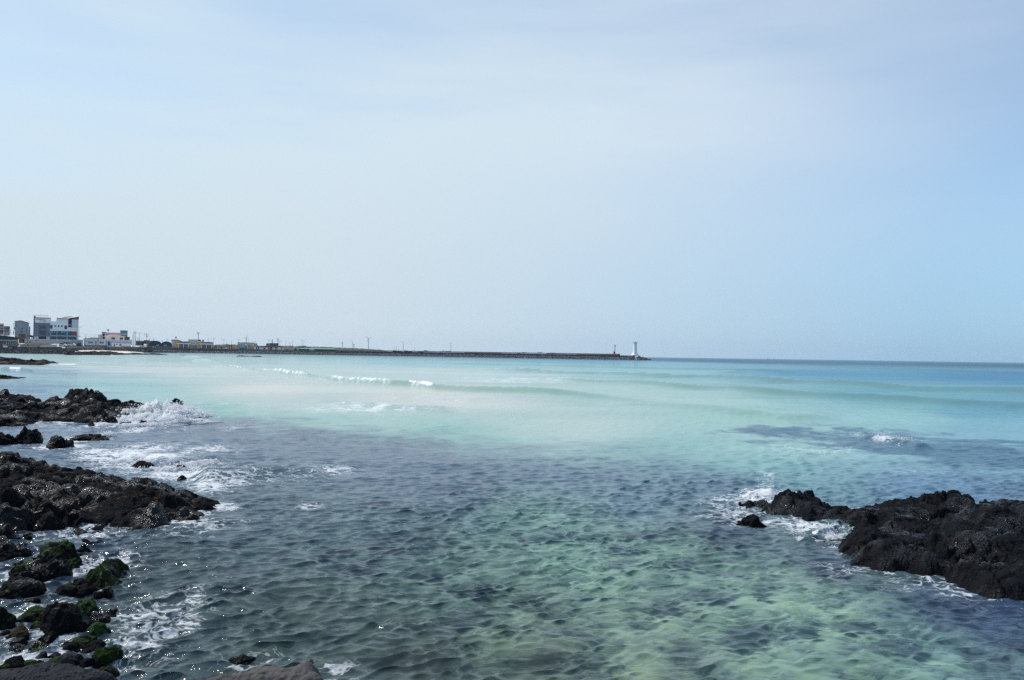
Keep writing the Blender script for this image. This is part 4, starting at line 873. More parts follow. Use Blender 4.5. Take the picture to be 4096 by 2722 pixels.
thing(c1, 'notice_board', 'small red and white notice board beside the cafe', 'sign', 452, (440, 985), [('panel', 'red', R_(424, 462, 925, 965), 0, .12), ('panel', 'white', R_(424, 462, 898, 924), 0, .12), ('post', 'steel', R_(440, 446, 960, 995), .02, .1)])

thing(c2, 'blue_trim_house', 'long low white house with blue posts and a blue door', 'building', 715, (550, 985),
      [('wall', 'white', R_(210, 885, 850, 985), 0, 12), ('fascia', 'off', R_(205, 902, 806, 856), -1.2, 12.2), ('window', 'glass', R_(310, 416, 874, 910), -.12, 0, [('mullion', 'white', R_(344 , 349, 874, 910), -.2, -.13), ('mullion', 'white', R_(378, 383, 874, 910), -.2, -.13)]), ('window', 'glass', R_(580, 676, 876, 912), -.12, 0, [('mullion', 'white', R_(626, 631, 876, 912), -.2, -.13)]),
       ('post', 'blue', R_(226, 240, 856, 985), -1.1, -.8), ('post', 'blue', R_(484, 498, 856, 940), -1.1, -.8), ('post', 'blue', R_(742, 756, 856, 985), -1.1, -.8), ('door', 'blue', R_(774, 838, 872, 960), -.14, 0), ('skirting', 'dgrey', R_(210, 740, 958, 985), -.2, 0), ('step', 'teal', R_(776, 884, 975, 995), -2, 0)])
thing(c2, 'lilac_shop', 'low shop with a pale lilac parapet, right of the blue doored house', 'building', 717, (1100, 985),
      [('wall', 'white', R_(886, 1322, 905, 985), 0, 11), ('parapet', 'lilac', R_(886, 1326, 830, 908), -.6, 11.1), ('canopy', 'off', R_(872, 1330, 906, 918), -2.2, 0), ('side_wall', 'dgrey', R_(1327, 1340, 820, 950), .2, 10), ('window', 'glass', R_(970, 1002, 930, 948), -.12, 0), ('window', 'glass', R_(1050, 1096, 932, 970), -.12, 0), ('window', 'glass', R_(915, 946, 932, 980), -.12, 0), ('skirting', 'dgrey', R_(1090, 1322, 972, 985), -.2, 0)])
hh = thing(c2, 'hip_roof_house', 'cream house with an orange hipped tile roof', 'building', 745, (950, 830),
      [('wall', 'cream', R_(726, 1168, 752, 870), 0, 11), ('window', 'glass', R_(862, 942, 770, 822), -.14, 0), ('window', 'glass', R_(1056, 1134, 772, 824), -.14, 0), ('soffit', 'white', R_(800, 1190, 748, 757), -.9, 11.5)])
v = [P(*c2(800, 749), 744), P(*c2(1192, 752), 744), P(*c2(1192, 752), 757), P(*c2(800, 749), 757), P(*c2(955, 704), 750.5), P(*c2(1020, 704), 750.5)]
v[2][2] = v[1][2]; v[3][2] = v[0][2]
MB().add(turn(v), [(0, 1, 5, 4), (1, 2, 5), (2, 3, 4, 5), (3, 0, 4), (0, 3, 2, 1)]).build('roof', ORANGE, hh)
thing(c2, 'fish_market_hall', 'grey hall with a raised tower bearing red letters, behind the orange roofed house', 'building', 790, (800, 800),
      [('wall', 'lilac', R_(728, 1072, 658, 870), 0, 16), ('tower', 'off', R_(628, 735, 640, 870), -1.5, 10, [('window', 'dark', R_(652, 702, 686, 806), -1.62, -1.5)] + [('lettering', 'red', R_(646 + 18 * i, 658 + 18 * i, 648, 676), -1.62, -1.5) for i in range(4)]), ('wing', 'off', R_(562, 630, 704, 870), 0, 12), ('wing', 'grey', R_(355, 620, 778, 850), 1, 12)])
thing(c2, 'teal_block', 'square grey green block with faded white lettering behind the orange roof', 'building', 800, (1150, 760),
      [('wall', 'tealroof', R_(1068, 1238, 612, 870), 0, 14), ('coping', 'dgrey', R_(1066, 1241, 606, 616), -.3, 14.3), ('band', 'grey', R_(1030, 1240, 668, 725), -.2, 0)] + [('lettering', 'white', R_(1084 + 13 * i, 1092 + 13 * i, 682 + 3 * (i % 2), 704), -.32, -.2) for i in range(9)])
thing(c2, 'brown_shed', 'dark brown flat roofed shed at the right of the orange roofed house', 'building', 760, (1230, 820), [('wall', 'redbr', R_(1172, 1292, 766, 880), 0, 8), ('roof', 'dark', R_(1168, 1296, 758, 768), -.3, 8.3)])
thing(c2, 'rooftop_mast', 'floodlight cluster on a mast above the grey hall', 'mast', 798, (780, 660), [('pole', 'steel', R_(778, 786, 590, 660), 0, .5), ('lamp_head', 'dgrey', R_(758, 772, 576, 616), 0, .9), ('lamp_head', 'dgrey', R_(776, 788, 580, 622), -.1, .8), ('lamp_head', 'dgrey', R_(792, 806, 576, 616), 0, .9)])
thing(c2, 'timber_shack', 'small brown timber shack among the poles', 'building', 830, (1695, 905), [('wall', 'wood', R_(1626, 1766, 842, 925), 0, 6), ('roof', 'brick', R_(1620, 1772, 834, 846), -.4, 6.4), ('door', 'dark', R_(1640, 1668, 868, 925), -.1, 0)])
thing(c2, 'dark_storehouse', 'low dark grey storehouse behind the poles', 'building', 870, (1520, 935), [('wall', 'dgrey', R_(1436, 1626, 862, 960), 0, 10), ('roof', 'grey', R_(1430, 1632, 850, 864), -.4, 10.4), ('door', 'dark', R_(1480, 1530, 890, 960), -.1, 0)])
def arch(x0, x1, yb, yt, k=18):
    return [(x0, yb)] + [((x0 + x1) / 2 - math.cos(math.pi * i / k) * (x1 - x0) / 2, yb - (yb - yt) * .45 - (yb - yt) * .55 * math.sin(math.pi * i / k)) for i in range(k + 1)] + [(x1, yb)]
thing(c2, 'arched_warehouse', 'twin arched navy warehouse with two white framed windows', 'building', 840, (2030, 1012),
      [('bay', 'navyw', arch(1768, 2046, 1005, 850), 0, 26), ('bay', 'navyw', arch(2050, 2288, 1005, 866), 0, 26), ('roof', 'tealroof', arch(1700, 2010, 1000, 846), 3, 25.5), ('roof', 'tealroof', arch(2030, 2280, 1000, 862), 3, 25.8), ('base_wall', 'conc', R_(1760, 2292, 980, 1020), -.4, -.02),
       ('window', 'dark', R_(1930, 1976, 940, 976), -.12, 0, [('frame', 'white', R_(1948, 1956, 940, 976), -.25, -.13), ('frame', 'white', R_(1926, 1932, 938, 978), -.25, -.13), ('frame', 'white', R_(1974, 1980, 938, 978), -.25, -.13)]), ('window', 'dark', R_(2110, 2156, 942, 976), -.12, 0, [('frame', 'white', R_(2128, 2136, 942, 976), -.25, -.13), ('frame', 'white', R_(2106, 2112, 940, 978), -.25, -.13), ('frame', 'white', R_(2154, 2160, 940, 978), -.25, -.13)])])
thing(c3, 'pale_block_house', 'pale grey block house between the arched warehouse and the yellow restaurant', 'building', 950, (560, 545),
      [('wall', 'off', R_(510, 722, 362, 570), 0, 12), ('roof', 'grey', [(495, 366), (520, 348), (660, 352), (730, 372), (730, 380), (495, 380)], -.4, 12.4), ('band', 'teal', R_(512, 585, 490, 545), -.1, 0)])
Rr = [('wall', 'yellow', R_(592, 945, 394, 552), 0, 12), ('wall', 'yellow', R_(1132, 1492, 404, 555), 0, 12), ('centre_block', 'beige', R_(903, 1135, 345, 450), 1, 12, [('chimney', 'cream', R_(1012, 1024, 338, 372), .5, 1)]), ('entrance', 'off', R_(944, 1134, 448, 552), -.3, 0)]
for a, b, yt, cols_ in ((635, 957, 430, (680, 793, 903)), (1165, 1500, 440, (1212, 1332, 1454))):
    Rr += [('canopy', 'white', R_(a, b, yt, yt + 27), -2.4, -.05), ('roof', 'dgrey', [(a + 20, yt - 4), (a + 60, yt - 34), (b - 90, yt - 36), (b - 20, yt - 8), (b - 20, yt)], -.6, 8), ('shopfront', 'glass', R_(cols_[0] + 8, cols_[2] + 6, yt + 32, yt + 106), -.14, 0, [('mullion', 'white', R_(q, q + 4, yt + 36, yt + 104), -.22, -.15) for q in (cols_[0] + 40, cols_[0] + 78, cols_[1] + 40, cols_[1] + 76)]), ('base_course', 'redbr', R_(a + 10, b - 8, yt + 106, yt + 126), -.3, -.02)]
    Rr += [('column', 'white', R_(q - 8, q + 8, yt + 28, yt + 118), -2.2, -1.6) for q in cols_]
Rr += [('door', 'glass', R_(1004 + 30 * i, 1024 + 30 * i, 476, 546), -.42, -.3) for i in range(4)] + [('window', 'glass', R_(952, 984, 480, 535), -.42, -.3), ('parapet', 'yellow', R_(660, 752, 380, 396), 2, 3), ('railing', 'dgrey', R_(1136, 1278, 380, 396), 2, 2.3), ('roof_tank', 'dgrey', R_(1140, 1200, 348, 384), 3, 6), ('roof_tank', 'grey', R_(1230, 1278, 350, 388), 3, 6)]
thing(c3, 'yellow_restaurant', 'yellow restaurant with two white canopied wings and a glazed entrance', 'building', 955, (1040, 556), Rr)
thing(c3, 'red_roof_cottage', 'small cottage with a dull red roof behind a green mound', 'building', 965, (1840, 560), [('wall', 'off', R_(1776, 1914, 505, 580), 0, 8), ('roof', 'redr', [(1766, 508), (1782, 484), (1905, 480), (1922, 506)], -.6, 8.6), ('window', 'glass', R_(1800, 1830, 520, 540), -.1, 0), ('door', 'brick', R_(1862, 1886, 518, 572), -.1, 0)])
thing(c3, 'ochre_hut', 'plain ochre hut with a brown side, right of the small red roofed cottage', 'building', 952, (1970, 575), [('wall', 'yellow', R_(1938, 2014, 470, 590), 0, 5), ('side_wall', 'redbr', R_(1918, 1937, 474, 590), .3, 5), ('roof', 'beige', R_(1914, 2018, 462, 472), -.3, 5.2)])
thing(c4, 'grey_workshop', 'wide grey workshop with a beige upper band and a teal shopfront sign', 'building', 950, (200, 580),
      [('wall', 'grey', R_(-20, 338, 470, 600), 0, 12), ('upper_band', 'beige', R_(2, 388, 428, 470), .8, 12), ('roof', 'wood', R_(-2, 392, 418, 429), .4, 12.3), ('pier', 'yellow', R_(340, 382, 476, 600), -.3, .7), ('shopfront', 'teal', R_(55, 166, 505, 548), -.14, 0), ('signboard', 'off', R_(100, 142, 482, 496), -.3, 0), ('stall', 'redbr', R_(60, 160, 552, 600), -.3, 0), ('window', 'off', R_(222, 250, 494, 575), -.14, 0)])
thing(c4, 'globe_lamp', 'white globe topped lamp post in front of the grey workshop', 'street lamp', 945, (195, 580), [('post', 'wood', R_(184, 204, 490, 585), 0, .6), ('globe', 'whitep', [(176, 484), (180, 468), (196, 462), (212, 468), (218, 484), (196, 492)], -.4, .9)])
thing(c4, 'beige_annex', 'beige annex right of the grey workshop', 'building', 956, (430, 580), [('wall', 'beige', R_(384, 470, 448, 600), 1, 9), ('roof', 'wood', R_(380, 474, 440, 450), .6, 9.3), ('window', 'glass', R_(396, 424, 530, 556), .85, 1)])
thing(c4, 'blue_hut', 'small blue walled hut between the beige annex and the long red roofed house', 'building', 949, (475, 585), [('wall', 'blue', R_(440, 514, 518, 600), 0, 5), ('roof', 'dgrey', [(434, 520), (465, 486), (530, 510), (530, 522)], -.3, 5.3), ('panel', 'cream', R_(392, 436, 525, 595), -.2, 4), ('window', 'white', R_(456, 494, 540, 560), -.1, 0)])
lh = [('wall', 'white', R_(520, 1098, 524, 605), 0, 9), ('roof', 'redr', [(514, 530), (560, 502), (1085, 500), (1106, 530)], -.7, 9.6), ('door', 'redbr', R_(764, 816, 528, 600), -.12, 0), ('door', 'redbr', R_(878, 946, 530, 548), -.12, 0)]
lh += [('window', 'glass', R_(a, b, 542, 574), -.12, 0) for a, b in ((612, 662), (714, 756), (1022, 1048))] + [('shutter', 'off', R_(820, 860, 534, 592), -.12, 0), ('porch', 'grey', R_(884, 946, 552, 592), -.12, 0)]
thing(c4, 'long_red_roof_house', 'long white house under a red brown tiled roof behind the seawall', 'building', 950, (800, 590), lh)
thing(c4, 'slate_store', 'dark slate coloured flat block rising behind the long red roofed house', 'building', 1000, (820, 500), [('wall', 'dgrey', R_(676, 970, 442, 560), 0, 14), ('roof', 'navy', R_(760, 974, 434, 444), -.3, 14.3), ('window', 'grey', R_(722, 764, 452, 488), -.1, 0)])
thing(c4, 'yellow_awning', 'yellow awning with stalls under it, right of the long red roofed house', 'awning', 948, (1165, 598), [('canopy', 'yellow', [(1098, 545), (1110, 530), (1215, 530), (1232, 545), (1160, 552)], 0, 4), ('leg', 'steel', R_(1104, 1108, 545, 605), .2, .5), ('leg', 'steel', R_(1222, 1226, 545, 605), .2, .5), ('stall', 'dark', R_(1156, 1196, 575, 605), .4, 3), ('stall', 'off', R_(1200, 1224, 575, 605), .4, 3)])
thing(c4, 'low_stall', 'dark market stall with a white cover left of the green roofed shed', 'stall', 947, (1370, 598), [('counter', 'dark', R_(1345, 1394, 562, 605), 0, 3), ('cover', 'off', R_(1398, 1450, 556, 605), .5, 3), ('post', 'wood', R_(1366, 1372, 535, 565), .5, .8)])
gs = thing(c4, 'green_roof_shed', 'long low shed with a sea green roof at the root of the breakwater', 'building', 944, (1900, 600), [('wall', 'dgreen', [(1466, 612), (1466, 562), (2328, 577), (2328, 618)], 0, 9), ('pier', 'dark', R_(1452, 1466, 560, 612), -.2, 9)])
surf(c4, gs, 'roof', 'greenr', [(1452, 566, 943), (2336, 580, 943), (2290, 564, 954), (1500, 546, 954)], .25)

# ---- trees and bushes
def leaf_mat(key, a, b):
    m, t = nt(key); n = N(t)
    r = n('ShaderNodeNewGeometry').outputs['Random Per Island']
    c = n.ramp(r, [(0, C4(a)), (1, C4(b))])
    n1 = n('ShaderNodeBsdfDiffuse', {'Color': c}); n2 = n('ShaderNodeBsdfTranslucent', {'Color': c}); q = n('ShaderNodeMixShader', {0: .3, 1: n1.outputs[0], 2: n2.outputs[0]})
    t.links.new(q.outputs[0], n('ShaderNodeOutputMaterial').inputs[0]); return m
LEAF = leaf_mat('leaves', (.025, .05, .015), (.09, .12, .04)); LEAFY = leaf_mat('dry_leaves', (.10, .11, .03), (.24, .22, .08))
def tree(c, label, x, yb, yt, halfw, d, m=None, name='tree', cat='tree', seed=0, leaves=420):
    p = P(*c(x, yb), d); top = P(*c(x, yt), d)[2]; hw = abs(P(*c(x + halfw, yb), d)[0] - p[0])
    root = empty(name, p, label, cat); rr = np.random.default_rng(seed)
    h = top - p[2]; mb = MB()
    mb.tube(p - np.array([0, 0, .3]), p + np.array([.1, 0, h * .45]), .05 * h + .05, .03 * h)
    for k in range(6):
        a = k * 1.05 + rr.random(); mb.tube(p + np.array([.05, 0, h * (.25 + .06 * k)]), p + np.array([math.cos(a) * hw * .6, math.sin(a) * hw * .6, h * (.5 + .07 * k)]), .02 * h, .006 * h, 5)
    mb.build('trunk', WOOD, root)
    V = []; F = []
    cl = [(rr.normal(size=3) * np.array([hw * .45, hw * .45, h * .17]) + np.array([0, 0, h * .62]), rr.uniform(.25, .5)) for _ in range(14)]
    for k in range(leaves):
        cc, rad = cl[k % 14]; q = rr.normal(size=3); q /= np.linalg.norm(q)
        o = p + cc + q * rad * np.array([hw, hw, h * .3]) * rr.random() ** .4; o[2] = min(max(o[2], p[2] + .1 * h), top)
        u = rr.normal(size=3); u /= np.linalg.norm(u); w = np.cross(u, rr.normal(size=3)); w /= np.linalg.norm(w); s_ = .055 * h * rr.uniform(.6, 1.4) + .08
        b = len(V); V += [o - u * s_ - w * s_ * .5, o + u * s_ - w * s_ * .5, o + u * s_ + w * s_ * .5, o - u * s_ + w * s_ * .5]; F.append((b, b + 1, b + 2, b + 3))
    o = meshobj('crown', np.array(V) - p, F, m or LEAF, root)
    return root
tree(c1, 'green tree showing between the grey block and the main white building', 745, 800, 695, 45, 535, seed=1)
tree(c2, 'rounded bush behind the blue doored house, nearer the white building', 250, 812, 782, 26, 740, seed=2, name='bush', cat='bush')
tree(c2, 'second rounded bush behind the blue doored house', 320, 812, 780, 26, 742, seed=3, name='bush', cat='bush')
tree(c2, 'dark bush in front of the grey storehouse', 1605, 960, 890, 30, 835, seed=4, name='bush', cat='bush')
tree(c3, 'yellow green bush right of the yellow restaurant', 1560, 572, 486, 60, 960, LEAFY, 'bush', 'bush', 5)
tree(c3, 'wide dry bush beside the small red roofed cottage', 1690, 572, 500, 80, 962, LEAFY, 'bush', 'bush', 6)
tree(c4, 'dark round tree behind the green roofed shed', 1700, 575, 520, 40, 985, None, 'tree', 'tree', 7)
tree(c4, 'low tree at the left end of the green roofed shed', 1540, 575, 505, 70, 990, None, 'tree', 'tree', 8)

# ---- far hills, wooded, fading in the air
hx = np.array([(600, 1383), (760, 1382), (855, 1380), (905, 1377), (1000, 1384), (1130, 1384), (1162, 1382.5), (1180, 1387), (1200, 1384), (1225, 1385), (1240, 1387), (1300, 1388), (1365, 1391), (1375, 1391.5), (1440, 1394), (1525, 1399), (1560, 1408)])
U, V_ = np.meshgrid(np.linspace(560, 1570, 520), np.linspace(0, 1, 24))
dd = 2350 + 420 * V_
crest_z = H + (np.interp(U, hx[:, 0], 1389.4 + .01487 * hx[:, 0] - hx[:, 1])) / FPX * 2500
xw = (U - 2048) / FPX * dd
zh = crest_z * np.sin(np.pi * np.clip(V_, .02, .98)) ** .7 + 1.6 * fbm(xw / 14, dd / 14, seed=600, oct=4) * np.sin(np.pi * V_) * np.clip(crest_z / 8, 0, 1) - .8
tag(gridmesh('hills', xw, dd, zh, mat('far_woodland', (.04, .06, .035), .9, .4, .03)), 'low wooded hills along the far coast', 'hills', kind='structure')

# ---- poles, lamps, turbines
def pole(c, x, yb, yt, d, label, name='utility_pole', cat='utility pole', arms=2, armw=1.0, r=.14, lamp=0, box=False, m=None, group=None):
    p = P(*c(x, yb), d); top = P(*c(x, yt), d)[2]; root = empty(name, p, label, cat, group)
    r = max(r * .8, d * .00014); a = Vector(p); b = Vector((p[0], p[1], top)); m = m or POLE
    MB().tube(a, b, r * 1.25, r * .8, 8).build('pole', m, root)
    for k in range(arms):
        z = top - .5 - k * 1.1; mb = MB().box(p[0] - armw, p[0] + armw, d - r * .5, d + r * .5, z - r * .45, z + r * .45)
        ar = mb.build('crossarm', STEEL, root)
        mb = MB()
        for q in (-.9, -.35, .35, .9): mb.lathe(p[0] + q * armw, d, [(r * .4, z + r * .4), (r * .6, z + r * 1.2), (r * .3, z + r * 1.8)], 6)
        mb.build('insulator', WHITEP, root, parent=ar)
    if box: MB().lathe(p[0] + .5, d - .2, [(.35, top - 4.2), (.38, top - 4.1), (.38, top - 3.0), (.3, top - 2.9)], 10).build('transformer', STEEL, root)
    if lamp:
        MB().tube((p[0], d, top - .1), (p[0] + lamp * 1.8, d, top + .12), r * .6, r * .5, 6).build('arm', m, root)
        MB().box(p[0] + lamp * 1.5, p[0] + lamp * 2.3, d - .2, d + .2, top + .02, top + .2).build('lamp_head', STEEL, root)
    return root
pole(c1, 640, 1005, 640, 452, 'tall dark pole standing before the annex of the grey apartment block', arms=0, r=.16, m=DGREY)
pole(c1, 478, 985, 560, 455, 'slim pale pole left of the tall dark one, in front of the grey apartment block', arms=0, r=.12)
pole(c1, 862, 912, 745, 474, 'thin post before the left end of the parking terrace', 'post', 'post', arms=0, r=.08)
pole(c1, 325, 700, 425, 515, 'utility pole with a transformer left of the grey apartment block', arms=2, box=True)
pole(c1, 252, 695, 590, 530, 'short utility pole between the small grey house and the apartment block', arms=2)
pole(c1, 312, 700, 625, 500, 'bare stub of a pole behind the cafe roof', 'post', 'post', arms=0)
pole(c1, 1195, 850, 800, 478, 'short dark bollard like post on the terrace before the main building', 'post', 'post', arms=0, r=.1, m=DGREY)
pole(c1, 2015, 800, 715, 560, 'thin pole right of the main white building', arms=0)
pole(c2, 543, 985, 695, 700, 'stout brown utility pole in front of the blue doored house', arms=0, r=.22, m=WOOD)
pole(c2, 470, 800, 748, 760, 'low far utility pole above the blue trimmed house roof', arms=2, armw=.8)
pole(c2, 1355, 1000, 700, 850, 'leftmost thin mast of the cluster right of the lilac shop', 'mast', 'mast', arms=0, r=.2, m=STEEL)
pole(c2, 1383, 1000, 645, 850, 'thick mast of the cluster right of the lilac shop, second from its left', 'mast', 'mast', arms=1, armw=.7, r=.3, m=STEEL)
pole(c2, 1415, 1000, 632, 855, 'tallest mast of the cluster right of the lilac shop, with short arms', 'mast', 'mast', arms=2, armw=1.6, r=.28, m=STEEL)
pole(c2, 1432, 960, 770, 848, 'short mast at the right of the tallest one in the cluster', 'mast', 'mast', arms=0, r=.16, m=STEEL)
pole(c2, 1470, 1000, 748, 850, 'plain grey pole before the dark storehouse', arms=0)
pole(c2, 1496, 990, 768, 845, 'shorter plain pole right beside the one before the dark storehouse', arms=0)
pole(c2, 1518, 990, 655, 842, 'tall utility pole with a single crossarm at the dark storehouse', arms=1, armw=2.8, r=.2, m=WOOD)
pole(c2, 1556, 965, 790, 838, 'lamp post with a red topped head near the timber shack', 'lamp_post', 'street lamp', arms=0, lamp=1, r=.1)
pole(c2, 1683, 960, 672, 828, 'utility pole with crossarms and a transformer at the timber shack', arms=3, armw=2.6, box=True, r=.2)
pole(c2, 1752, 1005, 790, 832, 'plain pole at the left end of the arched warehouse', arms=0)
pole(c3, 85, 380, 305, 1150, 'far utility pole seen over the left arch of the warehouse', arms=2, armw=2.4)
pole(c3, 400, 400, 320, 1150, 'far utility pole seen over the right arch of the warehouse', arms=2, armw=2.4)
pole(c3, 284, 400, 355, 900, 'stubby chimney pipe between the two warehouse arches', 'chimney_pipe', 'chimney', arms=0, r=.35, m=DGREY)
tp = pole(c3, 612, 352, 270, 960, 'antenna mast on the pale block house', 'antenna_mast', 'antenna', arms=0, r=.2, m=STEEL)
FR[:] = [tp.location.x, 960]; shape(c3, (588, 634, 286, 312), 960, -.3, .5).build('antenna_panel', STEEL, tp); shape(c3, (590, 632, 318, 324), 960, -.3, .3).build('antenna_bar', STEEL, tp)
pole(c3, 1375, 405, 315, 1180, 'far utility pole above the right wing of the yellow restaurant', arms=2, armw=2.6)
pole(c3, 1500, 470, 310, 1100, 'far utility pole at the right end of the yellow restaurant', arms=2, armw=2.8)
pole(c3, 1740, 500, 340, 1150, 'far utility pole over the dry bushes', arms=2, armw=2.6)
pole(c3, 1805, 500, 400, 1250, 'faint utility pole beyond the small red roofed cottage', arms=1, armw=1.6)
pole(c3, 1918, 575, 370, 950, 'dark pole at the corner of the ochre hut', arms=0, r=.2, m=DGREY)
pole(c3, 2090, 420, 330, 1150, 'far utility pole over the left end of the grey workshop', arms=2, armw=2.6)
pole(c4, 262, 590, 325, 946, 'slim lamp post against the grey workshop', 'lamp_post', 'street lamp', arms=0, lamp=-1, r=.16)
pole(c4, 412, 445, 388, 1100, 'utility pole with long crossarms over the beige annex', arms=2, armw=3.2)
pole(c4, 742, 440, 350, 1150, 'utility pole over the left part of the slate coloured block', arms=2, armw=2.4)
pole(c4, 1000, 495, 365, 1100, 'utility pole just right of the slate coloured block', arms=2, armw=2.6, r=.2)
pole(c4, 1138, 540, 385, 1050, 'lamp post above the yellow awning', 'lamp_post', 'street lamp', arms=0, lamp=1, r=.16)
pole(c4, 1235, 500, 415, 1200, 'far utility pole above the woods, right of the yellow awning', arms=2, armw=2.6)
pole(c4, 1300, 500, 378, 1200, 'far utility pole above the woods, left of the green roofed shed', arms=1, armw=2.6)
pole(c4, 1523, 560, 358, 948, 'dark lamp post at the left end of the green roofed shed', 'lamp_post', 'street lamp', arms=0, lamp=-1, r=.2, m=DGREY)
pole(c4, 1565, 505, 372, 1150, 'pale lamp post behind the green roofed shed', 'lamp_post', 'street lamp', arms=0, lamp=-1, r=.2)
pole(c5, 642, 495, 258, 945, 'tall lamp post at the root of the breakwater', 'lamp_post', 'street lamp', arms=0, lamp=-1, r=.22, m=DGREY)
pole(c5, 1845, 515, 288, 945, 'tall lamp post among the boats on the breakwater', 'lamp_post', 'street lamp', arms=0, lamp=-1, r=.22, m=DGREY)
pole(c6, 905, 420, 202, 945, 'last and loneliest tall lamp post out on the breakwater', 'lamp_post', 'street lamp', arms=0, lamp=-1, r=.22, m=DGREY)
WTB = pmat('turbine_white', 222, 226, 230, rough=.4)
def turbine(c, x, yb, yt, d, label, angs, L):
    p = P(*c(x, yb), d); top = P(*c(x, yt), d)[2]; root = empty('wind_turbine', p, label, 'wind turbine')
    r = max(1.5, d * .0005)
    MB().tube(p, (p[0], d, top), r, r * .6, 12).build('tower', WTB, root)
    MB().box(p[0] - r * .8, p[0] + r * .8, d - 3, d + 4, top - r * .5, top + r * .9).build('nacelle', WTB, root)
    MB().lathe(p[0], d - 3.4, [(.2, top - r * .8), (r * .8, top - r * .2), (r * .8, top + r * .4), (.2, top + r)], 10).build('hub', WTB, root)
    s_ = d / FPX / 5.9
    for a in angs:
        a = math.radians(a); e = Vector((math.cos(a), 0, math.sin(a))); g = Vector((-math.sin(a), 0, math.cos(a))); b = Vector((p[0], d - 3.6, top + .2)); ll = L * s_; w = r * .8
        pts = [b + e * 0 - g * w * .4, b + e * ll * .2 - g * w * .7, b + e * ll, b + e * ll * .2 + g * w * .45, b + g * w * .3]
        mb = MB(); k = len(pts); mb.add([q + Vector((0, -.3, 0)) for q in pts] + [q + Vector((0, .3, 0)) for q in pts], [tuple(range(k)), tuple(range(2 * k - 1, k - 1, -1))] + [(i, (i + 1) % k, k + (i + 1) % k, k + i) for i in range(k)])
        mb.build('blade', WTB, root)
turbine(c3, 1138, 380, 196, 1900, 'wind turbine rising over the middle of the yellow restaurant', (250, 10, 130), 75)
turbine(c4, 205, 430, 312, 2300, 'pale wind turbine rising over the grey workshop', (63, 183, 303), 100)
turbine(c4, 952, 440, 345, 2400, 'pale wind turbine rising over the right end of the slate coloured block', (105, 55, 250), 55)
turbine(c4, 822, 440, 372, 2500, 'faint wind turbine behind the middle of the slate coloured block', (90, 210, 330), 50)
turbine(c5, 408, 440, 308, 2400, 'slender wind turbine on the hills left of the tallest one', (80, 200, 320), 60)
turbine(c5, 682, 440, 352, 2500, 'short wind turbine just right of the lamp post at the breakwater root', (10, 130, 250), 40)
turbine(c5, 1025, 462, 215, 2200, 'tallest wind turbine, standing alone beyond the breakwater', (27, 147 + 108, 145), 112)

# ---- lighthouse and beacon
p = P(*c8(1262, 655), 938); s_ = 938 / FPX / 7.8667; zb = 4.05
lt = empty('lighthouse', (p[0], 938, zb), 'white lighthouse with a flared foot and a wide gallery at the breakwater head', 'lighthouse')
zz_ = lambda y: P(*c8(1262, y), 938)[2]
MB().lathe(p[0] - 10 * s_, 938, [(126 * s_, zb - .2), (126 * s_, zz_(636)), (112 * s_, zz_(628)), (104 * s_, zz_(612))], 32).build('base', WHITEP, lt, smooth=False)
MB().lathe(p[0] - 2 * s_, 938, [(100 * s_, zz_(614)), (84 * s_, zz_(600)), (74 * s_, zz_(570)), (65 * s_, zz_(530)), (59 * s_, zz_(460)), (56 * s_, zz_(380)), (55 * s_, zz_(300)), (57 * s_, zz_(266)), (62 * s_, zz_(256))], 32).build('tower', WHITEP, lt, smooth=True)
MB().lathe(p[0] + 6 * s_, 938, [(58 * s_, zz_(262)), (68 * s_, zz_(254)), (69 * s_, zz_(244)), (60 * s_, zz_(243))], 32).build('gallery', OFF, lt)
lm_ = MB().lathe(p[0] - 2 * s_, 938, [(32 * s_, zz_(244)), (32 * s_, zz_(212))], 16).build('lantern_room', WHITEP, lt)
MB().lathe(p[0] - 2 * s_, 938, [(33 * s_, zz_(232)), (33 * s_, zz_(218))], 16).build('lantern_glass', SOLAR, lt, parent=lm_)
MB().lathe(p[0] - 2 * s_, 938, [(37 * s_, zz_(212)), (30 * s_, zz_(200)), (12 * s_, zz_(190)), (3 * s_, zz_(176))], 16).build('roof', WHITEP, lt)
mb = MB()
for k in range(14):
    a = 2 * math.pi * k / 14; q = (p[0] + 6 * s_ + 66 * s_ * math.cos(a), 938 + 66 * s_ * math.sin(a)); mb.tube((*q, zz_(244)), (*q, zz_(228)), .06, n=5)
    a2 = 2 * math.pi * (k + 1) / 14; mb.tube((*q, zz_(228)), (p[0] + 6 * s_ + 66 * s_ * math.cos(a2), 938 + 66 * s_ * math.sin(a2), zz_(228)), .06, n=5)
mb.build('railing', WHITEP, lt)
MB().box(p[0] - 78 * s_, p[0] - 68 * s_, 936, 938, zz_(244), zz_(202)).build('aerial', OFF, lt)
MB().box(p[0] - 40 * s_, p[0] - 14 * s_, 938 - 100 * s_, 938 - 70 * s_, zz_(610), zz_(560)).build('door', OFF, lt)
p = P(*c8(620, 600), 958); zb = 6.55; s_ = 958 / FPX / 7.8667; zz_ = lambda y: P(*c8(620, y), 958)[2]
be = empty('harbour_beacon', (p[0] - 1, 958, zb), 'thin red harbour beacon on the end of the breakwater parapet', 'beacon')
cx_ = P(*c8(606, 560), 958)[0]
MB().box(cx_ - 26 * s_, cx_ + 28 * s_, 956.5, 960, zb, zz_(545)).build('cabinet', RED, be)
mb = MB()
for a, b in ((-24, -16), (-4, 4), (14, 26)): mb.box(cx_ + a * s_, cx_ + b * s_, 957, 959.5, zz_(545), zz_(526))
mb.build('battlement', RED, be)
MB().tube((cx_ + 18 * s_, 958, zb), (cx_ + 20 * s_, 958, zz_(365)), 12 * s_, 8 * s_, 12).build('post', RED, be)
